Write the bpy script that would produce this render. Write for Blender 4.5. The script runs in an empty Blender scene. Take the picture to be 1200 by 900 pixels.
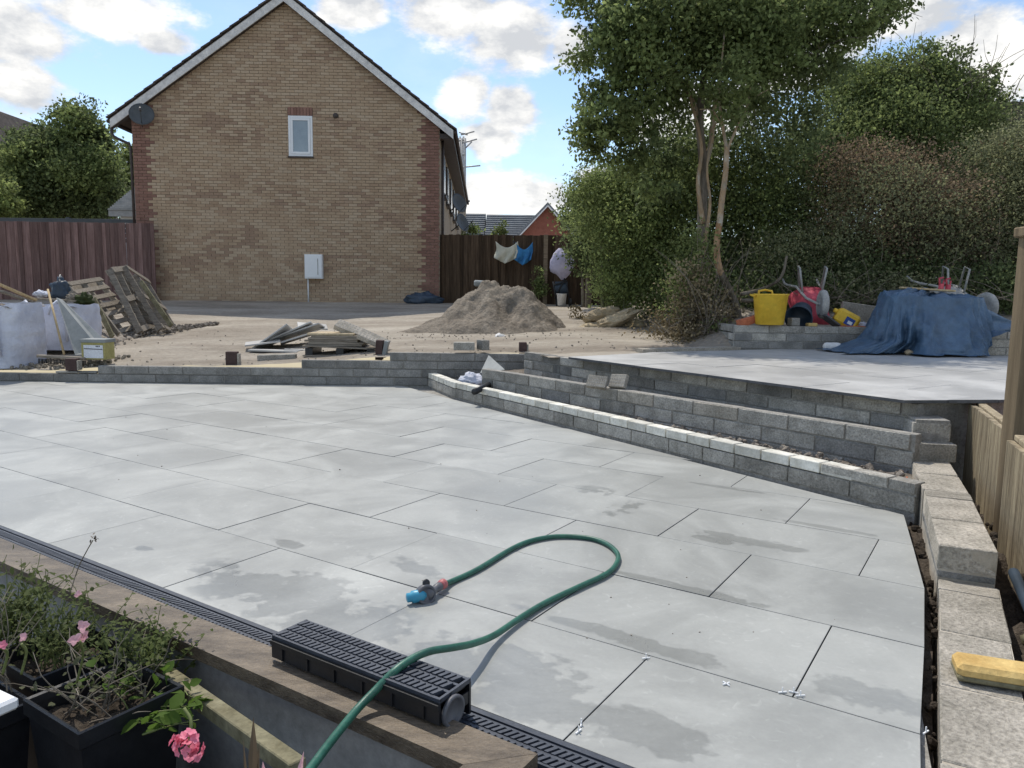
import bpy, math, random
import numpy as np
from mathutils import Vector, Matrix, noise, Euler
random.seed(7); rs = np.random.RandomState(11)
S = bpy.context.scene; C = S.collection; R = math.radians
# ------------------------------------------------------------------ camera, world, sun, exposure
FPX = 882.6; PITCH = R(6.845); ROLL = R(-.687); H = 1.2
_r = Vector((1, 0, 0)); _f = Vector((0, math.cos(PITCH), -math.sin(PITCH))); _d = _f.cross(_r)
RX = math.cos(ROLL)*_r + math.sin(ROLL)*_d; DY = -math.sin(ROLL)*_r + math.cos(ROLL)*_d
cam = bpy.data.objects.new('camera', bpy.data.cameras.new('camera')); C.objects.link(cam); S.camera = cam
cam.data.sensor_width = 36; cam.data.lens = FPX*36/1200; cam.data.clip_start = .05; cam.data.clip_end = 3000
m3 = Matrix((RX, -DY, -_f)).transposed()
cam.matrix_world = Matrix.Translation((0, 0, H)) @ m3.to_4x4()
def ray(u, v): return RX*((u-600)/FPX) + DY*((v-450)/FPX) + _f
def atY(u, v, Y): d = ray(u, v); return Vector((0, 0, H)) + d*(Y/d.y)
def atZ(u, v, z): d = ray(u, v); return Vector((0, 0, H)) + d*((z-H)/d.z)
GA = R(33.277); gc, gs = math.cos(GA), math.sin(GA)
def g2w(x, y, z=0.): return Vector((gc*x+gs*y, -gs*x+gc*y, z))
def w2g(p): return (gc*p[0]-gs*p[1], gs*p[0]+gc*p[1])
SUN_AZ, SUN_EL = 26, 59            # degrees left of straight ahead, height
w = bpy.data.worlds.new('World'); S.world = w; w.use_nodes = True
N = w.node_tree.nodes; L = w.node_tree.links; N.clear()
def nn(t, **k):
    n = N.new(t)
    for a, b in k.items(): setattr(n, a, b)
    return n
out = nn('ShaderNodeOutputWorld'); sky = nn('ShaderNodeTexSky', sky_type='NISHITA', sun_disc=False)
sky.sun_elevation = R(SUN_EL); sky.sun_rotation = R(-SUN_AZ); sky.air_density = 1.0; sky.dust_density = .25; sky.ozone_density = 1.5
bg = nn('ShaderNodeBackground'); bg.inputs[1].default_value = .125
hs = nn('ShaderNodeHueSaturation'); hs.inputs['Saturation'].default_value = 1.0; hs.inputs['Value'].default_value = 1.0
L.new(sky.outputs[0], hs.inputs['Color']); L.new(hs.outputs[0], bg.inputs[0])
tc = nn('ShaderNodeTexCoord'); D = tc.outputs['Generated']
def wm(op, a, b=None, c=None, cl=False):
    n = nn('ShaderNodeMath', operation=op); n.use_clamp = cl
    for i, x in enumerate((a, b, c)):
        if x is None: continue
        if isinstance(x, (int, float)): n.inputs[i].default_value = x
        else: L.new(x, n.inputs[i])
    return n.outputs[0]
def wnoise(scale, det, rough, loc=(0, 0, 0), sc=(1, 1, 1.9)):
    mp = nn('ShaderNodeMapping'); mp.inputs['Location'].default_value = loc; mp.inputs['Scale'].default_value = sc
    t = nn('ShaderNodeTexNoise'); t.inputs['Scale'].default_value = scale; t.inputs['Detail'].default_value = det; t.inputs['Roughness'].default_value = rough
    L.new(D, mp.inputs[0]); L.new(mp.outputs[0], t.inputs[0]); return t.outputs[0]
clouds = [(600, 42, 78, 46), (530, 18, 66, 38), (672, 52, 38, 34), (600, 128, 42, 34), (545, 112, 36, 34), (415, 12, 40, 22), (625, 232, 95, 30), (575, 160, 40, 22), (560, 240, 50, 26), (705, 208, 46, 22), (20, 40, 95, 45), (110, 18, 80, 30), (190, 50, 34, 18), (0, 165, 22, 38),
          (1150, 90, 58, 58), (1040, 20, 70, 26), (1210, 160, 60, 50), (820, 140, 80, 50), (930, 60, 90, 45), (330, 220, 160, 35), (30, 100, 50, 35)]
field = None
for (u, v, ru, rv) in clouds:
    cdir = ray(u, v).normalized()
    sub = nn('ShaderNodeVectorMath', operation='SUBTRACT'); L.new(D, sub.inputs[0]); sub.inputs[1].default_value = cdir
    mul = nn('ShaderNodeVectorMath', operation='MULTIPLY'); L.new(sub.outputs[0], mul.inputs[0]); mul.inputs[1].default_value = (FPX/ru, FPX/ru, FPX/rv)
    ln = nn('ShaderNodeVectorMath', operation='LENGTH'); L.new(mul.outputs[0], ln.inputs[0])
    b = wm('MULTIPLY_ADD', ln.outputs['Value'], -.95, .80)
    field = b if field is None else wm('MAXIMUM', field, b)
big = wnoise(2.2, 2, .5, (3.1, .4, 0)); fine = wnoise(7.5, 10, .62); fine2 = wnoise(7.5, 10, .62, (.018, -.012, -.05)); mid = wnoise(4, 6, .6, (1, 2, 3))
sep = nn('ShaderNodeSeparateXYZ'); L.new(D, sep.inputs[0])
gen = wm('MULTIPLY_ADD', big, 2.2, -1.22)                       # ordinary scattered clouds all round
gen = wm('SUBTRACT', gen, wm('MULTIPLY', wm('MULTIPLY_ADD', sep.outputs[1], 3, -1.5, cl=True), .8))
field = wm('MAXIMUM', field, gen)
tot = wm('ADD', wm('MAXIMUM', field, -.75), wm('MULTIPLY_ADD', fine, 2.3, -1.15))
mask = wm('SMOOTHSTEP', tot, 0, 1) if False else None
mr = nn('ShaderNodeMapRange', interpolation_type='SMOOTHSTEP'); L.new(tot, mr.inputs[0]); mr.inputs[1].default_value = -.18; mr.inputs[2].default_value = .26
haz = wm('MULTIPLY_ADD', mid, .6, -.27, cl=True)
maskf = wm('MAXIMUM', mr.outputs[0], haz)
shade = wm('ADD', wm('MULTIPLY', wm('SUBTRACT', fine, fine2), 3.2), wm('MULTIPLY_ADD', mid, 1.0, .08), cl=True)
cr = nn('ShaderNodeValToRGB'); cr.color_ramp.elements[0].color = (.58, .60, .63, 1); cr.color_ramp.elements[1].color = (1, .985, .95, 1)
cr.color_ramp.elements[0].position = .22; cr.color_ramp.elements[1].position = .92
L.new(shade, cr.inputs[0])
bc = nn('ShaderNodeBackground'); bc.inputs[1].default_value = .82; L.new(cr.outputs[0], bc.inputs[0])
ms = nn('ShaderNodeMixShader'); L.new(maskf, ms.inputs[0]); L.new(bg.outputs[0], ms.inputs[1]); L.new(bc.outputs[0], ms.inputs[2]); L.new(ms.outputs[0], out.inputs[0])
sun = bpy.data.objects.new('sun', bpy.data.lights.new('sun', 'SUN')); C.objects.link(sun)
sun.data.energy = 2.75; sun.data.angle = R(.5); sun.data.color = (1, .94, .84)
sd = Vector((-math.sin(R(SUN_AZ))*math.cos(R(SUN_EL)), math.cos(R(SUN_AZ))*math.cos(R(SUN_EL)), math.sin(R(SUN_EL))))
sun.rotation_euler = sd.to_track_quat('Z', 'Y').to_euler()
S.view_settings.view_transform = 'Standard'; S.view_settings.look = 'None'; S.view_settings.exposure = 0.5; S.view_settings.gamma = 1
S.render.engine = 'CYCLES'
# ------------------------------------------------------------------ materials
def mat(name, a, b=None, scale=4., rough=.8, bump=.3, fine_s=None, fine_amt=.25, rnd=0., spec=.3, metal=0., stretch=None, coord='Object', trans=0., detail=6, tint=None, bdist=.004, c=None):
    m = bpy.data.materials.new(name); m.use_nodes = True; nt = m.node_tree; n = nt.nodes; l = nt.links
    p = n['Principled BSDF']; p.inputs['Roughness'].default_value = rough; p.inputs['Metallic'].default_value = metal
    p.inputs['Specular IOR Level'].default_value = spec
    b = b or a
    t = n.new('ShaderNodeTexCoord'); src = t.outputs[coord]
    if coord == 'World': pass
    mp = n.new('ShaderNodeMapping'); l.new(src, mp.inputs[0])
    if stretch: mp.inputs['Scale'].default_value = stretch
    oi = n.new('ShaderNodeObjectInfo')
    va = n.new('ShaderNodeVectorMath'); va.operation = 'SCALE'; va.inputs[0].default_value = (37, 17, 53); l.new(oi.outputs['Random'], va.inputs['Scale']); l.new(va.outputs[0], mp.inputs['Location'])
    n1 = n.new('ShaderNodeTexNoise'); n1.inputs['Scale'].default_value = scale; n1.inputs['Detail'].default_value = detail; n1.inputs['Roughness'].default_value = .6; l.new(mp.outputs[0], n1.inputs[0])
    r = n.new('ShaderNodeValToRGB'); e = r.color_ramp.elements; e[0].position = .32; e[1].position = .68; e[0].color = (*a, 1); e[1].color = (*b, 1)
    if c: x = e.new(.5); x.color = (*c, 1)
    l.new(n1.outputs[0], r.inputs[0]); col = r.outputs[0]
    n2 = n.new('ShaderNodeTexNoise'); n2.inputs['Scale'].default_value = fine_s or scale*9; n2.inputs['Detail'].default_value = 4; n2.inputs['Roughness'].default_value = .7; l.new(mp.outputs[0], n2.inputs[0])
    def mulf(col, fac_out, lo, hi):
        q = n.new('ShaderNodeMapRange'); l.new(fac_out, q.inputs[0]); q.inputs[1].default_value = .25 if fac_out != oi.outputs['Random'] else 0; q.inputs[2].default_value = .75 if fac_out != oi.outputs['Random'] else 1
        q.inputs[3].default_value = lo; q.inputs[4].default_value = hi
        x = n.new('ShaderNodeVectorMath'); x.operation = 'SCALE'; l.new(col, x.inputs[0]); l.new(q.outputs[0], x.inputs['Scale']); return x.outputs[0]
    if fine_amt: col = mulf(col, n2.outputs[0], 1-fine_amt, 1+fine_amt)
    if rnd: col = mulf(col, oi.outputs['Random'], 1-rnd, 1+rnd)
    if tint:
        at_ = n.new('ShaderNodeAttribute'); at_.attribute_name = 'tint'; col = mulf(col, at_.outputs['Fac'], 1-tint, 1+tint)
    l.new(col, p.inputs['Base Color'])
    if bump:
        bn = n.new('ShaderNodeBump'); bn.inputs['Strength'].default_value = bump; bn.inputs['Distance'].default_value = bdist; l.new(n2.outputs[0], bn.inputs['Height']); l.new(bn.outputs[0], p.inputs['Normal'])
    if trans:
        tr = n.new('ShaderNodeBsdfTranslucent'); l.new(col, tr.inputs[0]); mx = n.new('ShaderNodeMixShader'); mx.inputs[0].default_value = trans
        l.new(p.outputs[0], mx.inputs[1]); l.new(tr.outputs[0], mx.inputs[2]); l.new(mx.outputs[0], n['Material Output'].inputs[0])
    m['col'] = 1
    return m
M = {}
M['concrete'] = mat('concrete_block', (.25, .238, .21), (.44, .418, .375), 7, .95, 1, 75, .5, .24, .1, bdist=.010)
M['concrete_dark'] = mat('concrete_block_weathered', (.165, .162, .152), (.285, .278, .262), 5, .95, 1, 75, .42, .20, .1, bdist=.008)
M['concrete_light'] = mat('concrete_block_dusty', (.27, .25, .21), (.46, .42, .36), 5, .95, 1, 65, .5, .12, .1, bdist=.010)
M['mortar'] = mat('mortar', (.22, .21, .19), (.36, .345, .315), 14, .95, .9, 60, .35, bdist=.008)
M['render'] = mat('smeared_render', (.36, .32, .26), (.55, .50, .42), 5, .9, .9, 30, .2, bdist=.01)
M['greywall'] = mat('rendered_wall', (.22, .22, .215), (.33, .325, .315), 3, .85, .5, 30, .2)
M['white_brick'] = mat('cream_painted_brick', (.50, .48, .41), (.76, .74, .67), 8, .9, .6, 50, .2, .16, .1)
M['soil'] = mat('dark_soil', (.035, .028, .022), (.10, .083, .067), 6, 1, 1, 40, .5, 0, .05, bdist=.02)
M['rubble'] = mat('rubble', (.12, .10, .085), (.30, .27, .23), 9, 1, 1, 50, .4, .25, .05, bdist=.01)
M['chip'] = mat('stone_chips', (.24, .21, .17), (.42, .38, .32), 9, 1, .6, 50, .4, .25, .05, bdist=.01)
M['sand'] = mat('sand', (.185, .158, .128), (.315, .275, .225), 2.6, 1, 1, 22, .4, 0, .05, bdist=.05)
M['timber_old'] = mat('weathered_timber', (.13, .095, .06), (.27, .21, .145), 3, .75, .8, 25, .3, .15, .25, stretch=(1, 14, 14))
M['timber_grey'] = mat('grey_timber', (.15, .13, .105), (.30, .265, .22), 4, .9, .6, 30, .3, .22, .1, stretch=(1, 10, 10))
M['timber_new'] = mat('pale_timber', (.38, .28, .15), (.55, .43, .26), 3, .7, .6, 30, .22, .1, .2, stretch=(9, 9, 1))
M['fence_left'] = mat('purple_brown_fence', (.13, .080, .073), (.225, .15, .138), 2, .9, .5, 20, .25, .35, .1, stretch=(12, 12, 1))
M['fence_right'] = mat('dark_brown_fence', (.045, .030, .020), (.10, .068, .045), 2, .9, .5, 20, .25, .3, .1, stretch=(12, 12, 1))
M['black_plastic'] = mat('black_plastic', (.008, .009, .012), (.016, .017, .020), 10, .42, .2, 60, .2, 0, .5)
M['drain'] = mat('drain_plastic', (.022, .028, .042), (.05, .058, .075), 14, .45, .2, 70, .25, 0, .5)
M['rubber'] = mat('rubber', (.02, .02, .02), (.06, .058, .055), 10, .8, .3, 60, .3)
M['hose'] = mat('green_hose', (.012, .075, .05), (.03, .135, .09), 9, .45, .3, 60, .25, 0, .5)
M['tarp'] = mat('blue_tarpaulin', (.045, .085, .145), (.085, .15, .235), 4, .42, .8, 12, .2, 0, .5, bdist=.025)
M['white_bag'] = mat('woven_white_bag', (.46, .48, .56), (.70, .72, .80), 2, .7, .6, 6, .08, 0, .3, bdist=.05)
M['white'] = mat('white_plastic', (.78, .79, .80), (.84, .84, .84), 3, .35, .05, 20, .04, 0, .5)
M['offwhite'] = mat('worn_white_paint', (.55, .54, .53), (.80, .79, .77), 3, .7, .4, 12, .15, 0, .3)
M['yellow'] = mat('yellow_plastic', (.66, .40, .03), (.80, .53, .05), 6, .55, .2, 14, .14, 0, .45)
M['sponge'] = mat('yellow_sponge', (.46, .30, .11), (.66, .48, .20), 7, .95, .9, 50, .2, 0, .1)
M['red'] = mat('red_paint', (.34, .03, .055), (.56, .09, .12), 5, .55, .2, 20, .15, 0, .4)
M['redbrick'] = mat('red_brick_loose', (.33, .10, .05), (.50, .17, .09), 8, .9, .6, 50, .2, .15)
M['steel'] = mat('galvanised_steel', (.30, .30, .30), (.48, .48, .47), 8, .55, .3, 40, .2, 0, .5, .55)
M['mortar_steel'] = mat('cement_caked_steel', (.26, .26, .25), (.42, .41, .39), 7, .9, .6, 40, .3)
M['grey_board'] = mat('grey_board', (.20, .215, .215), (.29, .305, .30), 3, .7, .3, 20, .1)
M['stone'] = mat('sandstone', (.32, .25, .16), (.52, .43, .29), 4, .95, .9, 25, .25, .12, bdist=.02)
M['slate'] = mat('slate_roof', (.14, .15, .16), (.22, .235, .25), 1.5, .8, .3, 8, .15)
M['tile_dark'] = mat('dark_roof_tile', (.055, .045, .04), (.11, .09, .08), 3, .85, .4, 12, .25, .2)
M['tile_grey'] = mat('pale_grey_tile', (.30, .30, .29), (.42, .41, .40), 3, .85, .3, 12, .15)
M['brickred_far'] = mat('distant_red_brick', (.25, .095, .07), (.33, .135, .10), 3, .9, .3, 20, .15)
M['glass'] = mat('frosted_glass', (.22, .27, .31), (.30, .36, .40), 2, .12, .05, 40, .08, 0, .9)
M['pvc'] = mat('white_window_frame', (.76, .78, .80), (.82, .84, .86), 3, .4, .03, 20, .03, 0, .5)
M['mastic'] = mat('brown_pipe', (.045, .035, .03), (.07, .055, .05), 5, .5, .1, 20, .1, 0, .4)
M['dish'] = mat('dark_dish', (.05, .058, .062), (.085, .095, .10), 3, .5, .1, 20, .1, 0, .4)
M['bark'] = mat('grey_bark', (.09, .075, .055), (.24, .21, .17), 5, .95, 1, 22, .35, 0, .1, stretch=(1, 1, .3), bdist=.02)
M['bark_birch'] = mat('pale_peeling_bark', (.30, .27, .22), (.46, .43, .37), 6, .9, .8, 22, .3, 0, .1, stretch=(1, 1, .4), bdist=.01, c=(.36, .25, .15))
M['bark_orange'] = mat('stripped_orange_bark', (.26, .15, .08), (.42, .29, .18), 7, .9, .8, 22, .35, 0, .1, stretch=(1, 1, .4))
M['twig'] = mat('twig', (.12, .10, .075), (.26, .225, .18), 5, .95, .3, 20, .3)
M['stem'] = mat('green_stem', (.10, .13, .04), (.20, .22, .08), 8, .7, .1, 40, .3)
M['blue_cloth'] = mat('blue_cloth', (.03, .14, .34), (.05, .24, .50), 6, .8, .3, 20, .15)
M['cream_cloth'] = mat('cream_cloth', (.48, .47, .38), (.62, .60, .50), 6, .85, .3, 20, .1)
M['lilac_cloth'] = mat('lilac_cover', (.40, .38, .50), (.52, .49, .62), 5, .8, .4, 12, .12)
M['navy'] = mat('dark_blue_sack', (.02, .035, .055), (.04, .065, .10), 5, .5, .4, 12, .2, 0, .5)
M['nozzle_blue'] = mat('light_blue_plastic', (.03, .24, .38), (.05, .32, .48), 8, .4, .1, 40, .08, 0, .5)
M['nozzle_red'] = mat('pink_red_collar', (.33, .08, .085), (.44, .14, .14), 8, .5, .1, 40, .1, 0, .4)
M['nozzle_grey'] = mat('dark_grey_plastic', (.07, .075, .09), (.13, .13, .14), 8, .5, .1, 40, .1, 0, .4)
M['pink'] = mat('pink_petal', (.75, .17, .27), (.86, .32, .42), 30, .6, .1, 60, .12, 0, .3, trans=.35)
M['palepink'] = mat('pale_pink_petal', (.78, .40, .44), (.85, .55, .58), 30, .6, .1, 60, .12, 0, .3, trans=.35)
M['label_blue'] = mat('blue_label', (.02, .05, .22), (.03, .08, .3), 8, .5, .05)
M['label_white'] = mat('white_label', (.62, .64, .68), (.72, .74, .78), 8, .6, .05)
M['box_card'] = mat('yellow_brown_carton', (.30, .27, .10), (.42, .38, .16), 8, .8, .2)
M['brown_stub'] = mat('brown_stub', (.05, .03, .027), (.085, .055, .05), 8, .8, .3, 40, .2)
M['algae_timber'] = mat('green_stained_timber', (.12, .105, .06), (.25, .23, .15), 8, .9, .7, 35, .35, 0, .15, stretch=(1, 1, 1))
for nm, a, b in (('A', (.42, .305, .205), (.49, .37, .255)), ('B', (.38, .27, .18), (.43, .31, .215)), ('C', (.46, .35, .245), (.52, .405, .29)), ('D', (.325, .225, .155), (.37, .26, .185))):
    M['buff'+nm] = mat('buff_brick_'+nm.lower(), a, b, 3, .95, .4, 40, .15, .08)
M['quoin'] = mat('red_quoin_brick', (.22, .12, .092), (.285, .165, .13), 3, .95, .4, 40, .15, .12)
M['house_mortar'] = mat('house_mortar', (.27, .22, .16), (.34, .28, .21), 4, .95, .4, 40, .12)
def leafmat(n, a, b, tr=.5): return mat(n, a, b, .8, .7, 0, 3, .2, 0, .15, trans=tr, tint=.42)
M['leaf_dark'] = leafmat('dark_green_leaves', (.115, .150, .066), (.195, .235, .105))
M['leaf_mid'] = leafmat('mid_green_leaves', (.155, .20, .072), (.25, .295, .115))
M['leaf_light'] = leafmat('light_green_leaves', (.17, .22, .075), (.27, .32, .12))
M['leaf_olive'] = leafmat('grey_olive_leaves', (.17, .185, .095), (.26, .27, .155))
M['leaf_red'] = leafmat('reddish_brown_leaves', (.18, .135, .09), (.27, .21, .145))
M['leaf_dry'] = leafmat('dry_leaf_litter', (.16, .125, .07), (.28, .23, .14), .2)
M['leaf_pot'] = leafmat('bright_green_leaves', (.10, .20, .03), (.20, .32, .06))
# gravel yard with its own ruts and paler trodden patches
M['yard'] = mat('trodden_hardcore', (.25, .215, .175), (.45, .405, .34), .8, 1, 1, 24, .3, 0, .05, coord='Object', stretch=(.5, 1.5, 1), bdist=.03)

# porcelain paving with wet marks (worn into each slab's own place on the ground)
def slab_mat(name, base, stains, coat=.25):
    m = mat(name, tuple(x*.92 for x in base), tuple(min(1, x*1.08) for x in base), 2.2, .42, .12, 60, .05, .055, .5, detail=8, bdist=.002)
    nt = m.node_tree; n = nt.nodes; l = nt.links; p = n['Principled BSDF']
    src = p.inputs['Base Color'].links[0].from_socket
    geo = n.new('ShaderNodeNewGeometry'); P = geo.outputs['Position']
    def mth(op, a, b=None, c=None, cl=False):
        x = n.new('ShaderNodeMath'); x.operation = op; x.use_clamp = cl
        for i, y in enumerate((a, b, c)):
            if y is None: continue
            if isinstance(y, (int, float)): x.inputs[i].default_value = y
            else: l.new(y, x.inputs[i])
        return x.outputs[0]
    f = None
    for (gx, gy, rx, ry, k) in stains:
        mp = n.new('ShaderNodeMapping'); mp.vector_type = 'TEXTURE'
        mp.inputs['Location'].default_value = g2w(gx, gy, 0); mp.inputs['Rotation'].default_value = (0, 0, -GA); mp.inputs['Scale'].default_value = (rx, ry, 1)
        l.new(P, mp.inputs[0]); ln = n.new('ShaderNodeVectorMath'); ln.operation = 'LENGTH'; l.new(mp.outputs[0], ln.inputs[0])
        v = mth('MULTIPLY', mth('SUBTRACT', 1.0, ln.outputs['Value']), k); f = v if f is None else mth('MAXIMUM', f, v)
    nz = n.new('ShaderNodeTexNoise'); nz.inputs['Scale'].default_value = 4.5; nz.inputs['Detail'].default_value = 5; nz.inputs['Distortion'].default_value = .6; l.new(P, nz.inputs[0])
    nz2 = n.new('ShaderNodeTexNoise'); nz2.inputs['Scale'].default_value = 19; nz2.inputs['Detail'].default_value = 4; l.new(P, nz2.inputs[0])
    g = mth('ADD', mth('ADD', f, mth('MULTIPLY_ADD', nz.outputs[0], 3.0, -1.5)), mth('MULTIPLY_ADD', nz2.outputs[0], 1.6, -.8))
    def mrng(x, a, b, lo, hi):
        q = n.new('ShaderNodeMapRange'); q.interpolation_type = 'SMOOTHSTEP'; l.new(x, q.inputs[0]); q.inputs[1].default_value = a; q.inputs[2].default_value = b; q.inputs[3].default_value = lo; q.inputs[4].default_value = hi; return q.outputs[0]
    inr = mth('MULTIPLY', mrng(f, -.35, .05, 0, 1), mrng(g, -.06, .34, 0, 1))
    ring = mth('MULTIPLY', inr, mrng(g, .05, .5, 1, 0))
    n3 = n.new('ShaderNodeTexNoise'); n3.inputs['Scale'].default_value = 1.3; n3.inputs['Detail'].default_value = 8; n3.inputs['Roughness'].default_value = .65; n3.inputs['Distortion'].default_value = .8; l.new(P, n3.inputs[0])
    n4 = n.new('ShaderNodeTexNoise'); n4.inputs['Scale'].default_value = 14; n4.inputs['Detail'].default_value = 8; n4.inputs['Distortion'].default_value = 2.2; l.new(P, n4.inputs[0])
    dust = mrng(n3.outputs[0], .38, .66, .88, 1.13); fleck = mrng(n4.outputs[0], .58, .74, 1.0, 1.16)
    k = mth('MULTIPLY', mth('MULTIPLY', dust, fleck), mth('SUBTRACT', 1.0, mth('ADD', mth('MULTIPLY', inr, .18), mth('MULTIPLY', ring, .08))))
    sc = n.new('ShaderNodeVectorMath'); sc.operation = 'SCALE'; l.new(src, sc.inputs[0]); l.new(k, sc.inputs['Scale']); l.new(sc.outputs[0], p.inputs['Base Color'])
    ro = mth('SUBTRACT', mth('MULTIPLY_ADD', n3.outputs[0], .35, .30), mth('MULTIPLY', inr, .16)); l.new(ro, p.inputs['Roughness'])
    return m
STAINS = [(-.98, 3.66, .27, .07, 1.4), (-1.13, 3.58, .12, .05, 1.3), (-.93, 2.33, .26, .05, 1.4), (-.80, 2.33, .10, .07, 1.2), (-.27, 2.4, .17, .10, 1.2), (-2.3, 1.93, .55, .22, 1.1), (-1.95, 1.85, .3, .2, 1), (-1.3, 1.9, .36, .2, 1.1), (-1.05, 1.8, .2, .12, 1.1),
          (-1.74, 3.84, .08, .18, .8), (-2.06, 4.07, .12, .09, .6), (-1.0, 2.90, .34, .035, 1.5), (-2.15, 2.44, .24, .07, .8), (-.75, 1.85, .2, .1, 1.1), (-1.4, 4.62, .3, .03, 1.5), (-.7, 4.12, .3, .03, 1.5), (-3.28, 1.9, .06, .03, .8), (-1.2, 2.35, .3, .04, 1.2), (-2.8, 2.33, .12, .04, .7)]
M['slab'] = slab_mat('porcelain_paving', (.328, .332, .312), STAINS)
M['slab_edge'] = mat('porcelain_edge', (.07, .072, .075), (.12, .12, .125), 8, .8, .3, 60, .2)
M['slab_up'] = slab_mat('dusty_upper_paving', (.42, .415, .40), [(3.2, 6.0, .3, .1, 1), (-1, 8.5, .2, .1, 1)])

# ------------------------------------------------------------------ mesh helpers
class MB:
    def __init__(s): s.v = []; s.f = []; s.m = []; s.sm = []
    def add(s, vs, fs, mi=0, smooth=False):
        o = len(s.v); s.v += [tuple(x) for x in vs]; s.f += [tuple(i+o for i in f) for f in fs]; s.m += [mi]*len(fs); s.sm += [smooth]*len(fs); return s
    def box(s, c, sz, rot=None, mi=0, ch=0.):
        hx, hy, hz = sz[0]/2, sz[1]/2, sz[2]/2; c = Vector(c)
        if ch > 0:
            vs = []
            for sx in (-1, 1):
                for sy in (-1, 1):
                    for sz_ in (-1, 1):
                        vs += [Vector((sx*hx, sy*(hy-ch), sz_*(hz-ch))), Vector((sx*(hx-ch), sy*hy, sz_*(hz-ch))), Vector((sx*(hx-ch), sy*(hy-ch), sz_*hz))]
            def q(a, b, c_, k): return (((a > 0)*4+(b > 0)*2+(c_ > 0))*3+k)
            fs = []
            for k, (o1, o2) in enumerate(((1, 2), (0, 2), (0, 1))):
                for sg in (-1, 1):
                    idx = []
                    for p1, p2 in ((-1, -1), (1, -1), (1, 1), (-1, 1)):
                        t = [0, 0, 0]; t[k] = sg; t[o1] = p1; t[o2] = p2; idx.append(q(*t, k))
                    flip = (sg < 0) ^ (k == 1)
                    fs.append(tuple(idx[::-1] if flip else idx))
            for k in range(3):      # edge chamfers
                o1, o2 = [x for x in range(3) if x != k]
                for a in (-1, 1):
                    for b in (-1, 1):
                        t0 = [0, 0, 0]; t1 = [0, 0, 0]; t0[k] = -1; t1[k] = 1; t0[o1] = t1[o1] = a; t0[o2] = t1[o2] = b
                        f = (q(*t0, o1), q(*t1, o1), q(*t1, o2), q(*t0, o2))
                        fs.append(f if (a*b > 0) ^ (k == 1) else f[::-1])
            for a in (-1, 1):
                for b in (-1, 1):
                    for c_ in (-1, 1):
                        f = (q(a, b, c_, 0), q(a, b, c_, 1), q(a, b, c_, 2)); fs.append(f if a*b*c_ > 0 else f[::-1])
        else:
            vs = [Vector((x*hx, y*hy, z*hz)) for x in (-1, 1) for y in (-1, 1) for z in (-1, 1)]
            fs = [(0, 1, 3, 2), (4, 6, 7, 5), (0, 4, 5, 1), (2, 3, 7, 6), (0, 2, 6, 4), (1, 5, 7, 3)]
        if rot is not None:
            r = rot if isinstance(rot, Matrix) else Euler(rot).to_matrix(); vs = [r @ x for x in vs]
        return s.add([x+c for x in vs], fs, mi)
    def bar(s, a, b, w, t, mi=0, up=(0, 0, 1), ch=0.):
        a = Vector(a); b = Vector(b); x = (b-a); ln = x.length; x.normalize(); y = Vector(up).cross(x)
        if y.length < 1e-4: y = Vector((0, 1, 0))
        y.normalize(); z = x.cross(y); return s.box((a+b)/2, (ln, w, t), Matrix((x, y, z)).transposed(), mi, ch)
    def tube(s, pts, rad, n=8, mi=0, cap=True):
        pts = [Vector(p) for p in pts]; rad = [rad]*len(pts) if isinstance(rad, (int, float)) else rad
        vs = []; fs = []; prev = None
        for i, p in enumerate(pts):
            d = (pts[min(i+1, len(pts)-1)]-pts[max(i-1, 0)]).normalized()
            a = prev if prev is not None else (Vector((0, 0, 1)) if abs(d.z) < .9 else Vector((1, 0, 0)))
            x = (a - d*a.dot(d)).normalized(); prev = x; y = d.cross(x)
            vs += [p+(x*math.cos(2*math.pi*k/n)+y*math.sin(2*math.pi*k/n))*rad[i] for k in range(n)]
        for i in range(len(pts)-1):
            for k in range(n): k2 = (k+1) % n; fs.append((i*n+k, i*n+k2, (i+1)*n+k2, (i+1)*n+k))
        if cap: fs += [tuple(range(n))[::-1], tuple((len(pts)-1)*n+k for k in range(n))]
        return s.add(vs, fs, mi, True)
    def lathe(s, c, prof, n=24, axis=(0, 0, 1), mi=0, sx=1., sy=1.):
        z = Vector(axis).normalized(); x = Vector((1, 0, 0)) if abs(z.x) < .9 else Vector((0, 1, 0)); x = (x-z*x.dot(z)).normalized(); y = z.cross(x); c = Vector(c)
        vs = [c+x*(r*math.cos(2*math.pi*k/n)*sx)+y*(r*math.sin(2*math.pi*k/n)*sy)+z*h for (r, h) in prof for k in range(n)]
        fs = [(i*n+k, i*n+(k+1) % n, (i+1)*n+(k+1) % n, (i+1)*n+k) for i in range(len(prof)-1) for k in range(n)]
        fs += [tuple(range(n))[::-1], tuple((len(prof)-1)*n+k for k in range(n))]
        return s.add(vs, fs, mi, True)
    def prism(s, poly, z0, z1, mi=0):
        n = len(poly); vs = [(p[0], p[1], z0) for p in poly]+[(p[0], p[1], z1 if len(p) < 3 else p[2]) for p in poly]
        return s.add(vs, [tuple(range(n))[::-1], tuple(range(n, 2*n))]+[(i, (i+1) % n, (i+1) % n+n, i+n) for i in range(n)], mi)
    def grid(s, fn, nu, nv, mi=0, smooth=True):
        vs = [fn(i/nu, j/nv) for i in range(nu+1) for j in range(nv+1)]
        return s.add(vs, [(i*(nv+1)+j, (i+1)*(nv+1)+j, (i+1)*(nv+1)+j+1, i*(nv+1)+j+1) for i in range(nu) for j in range(nv)], mi, smooth)
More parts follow.
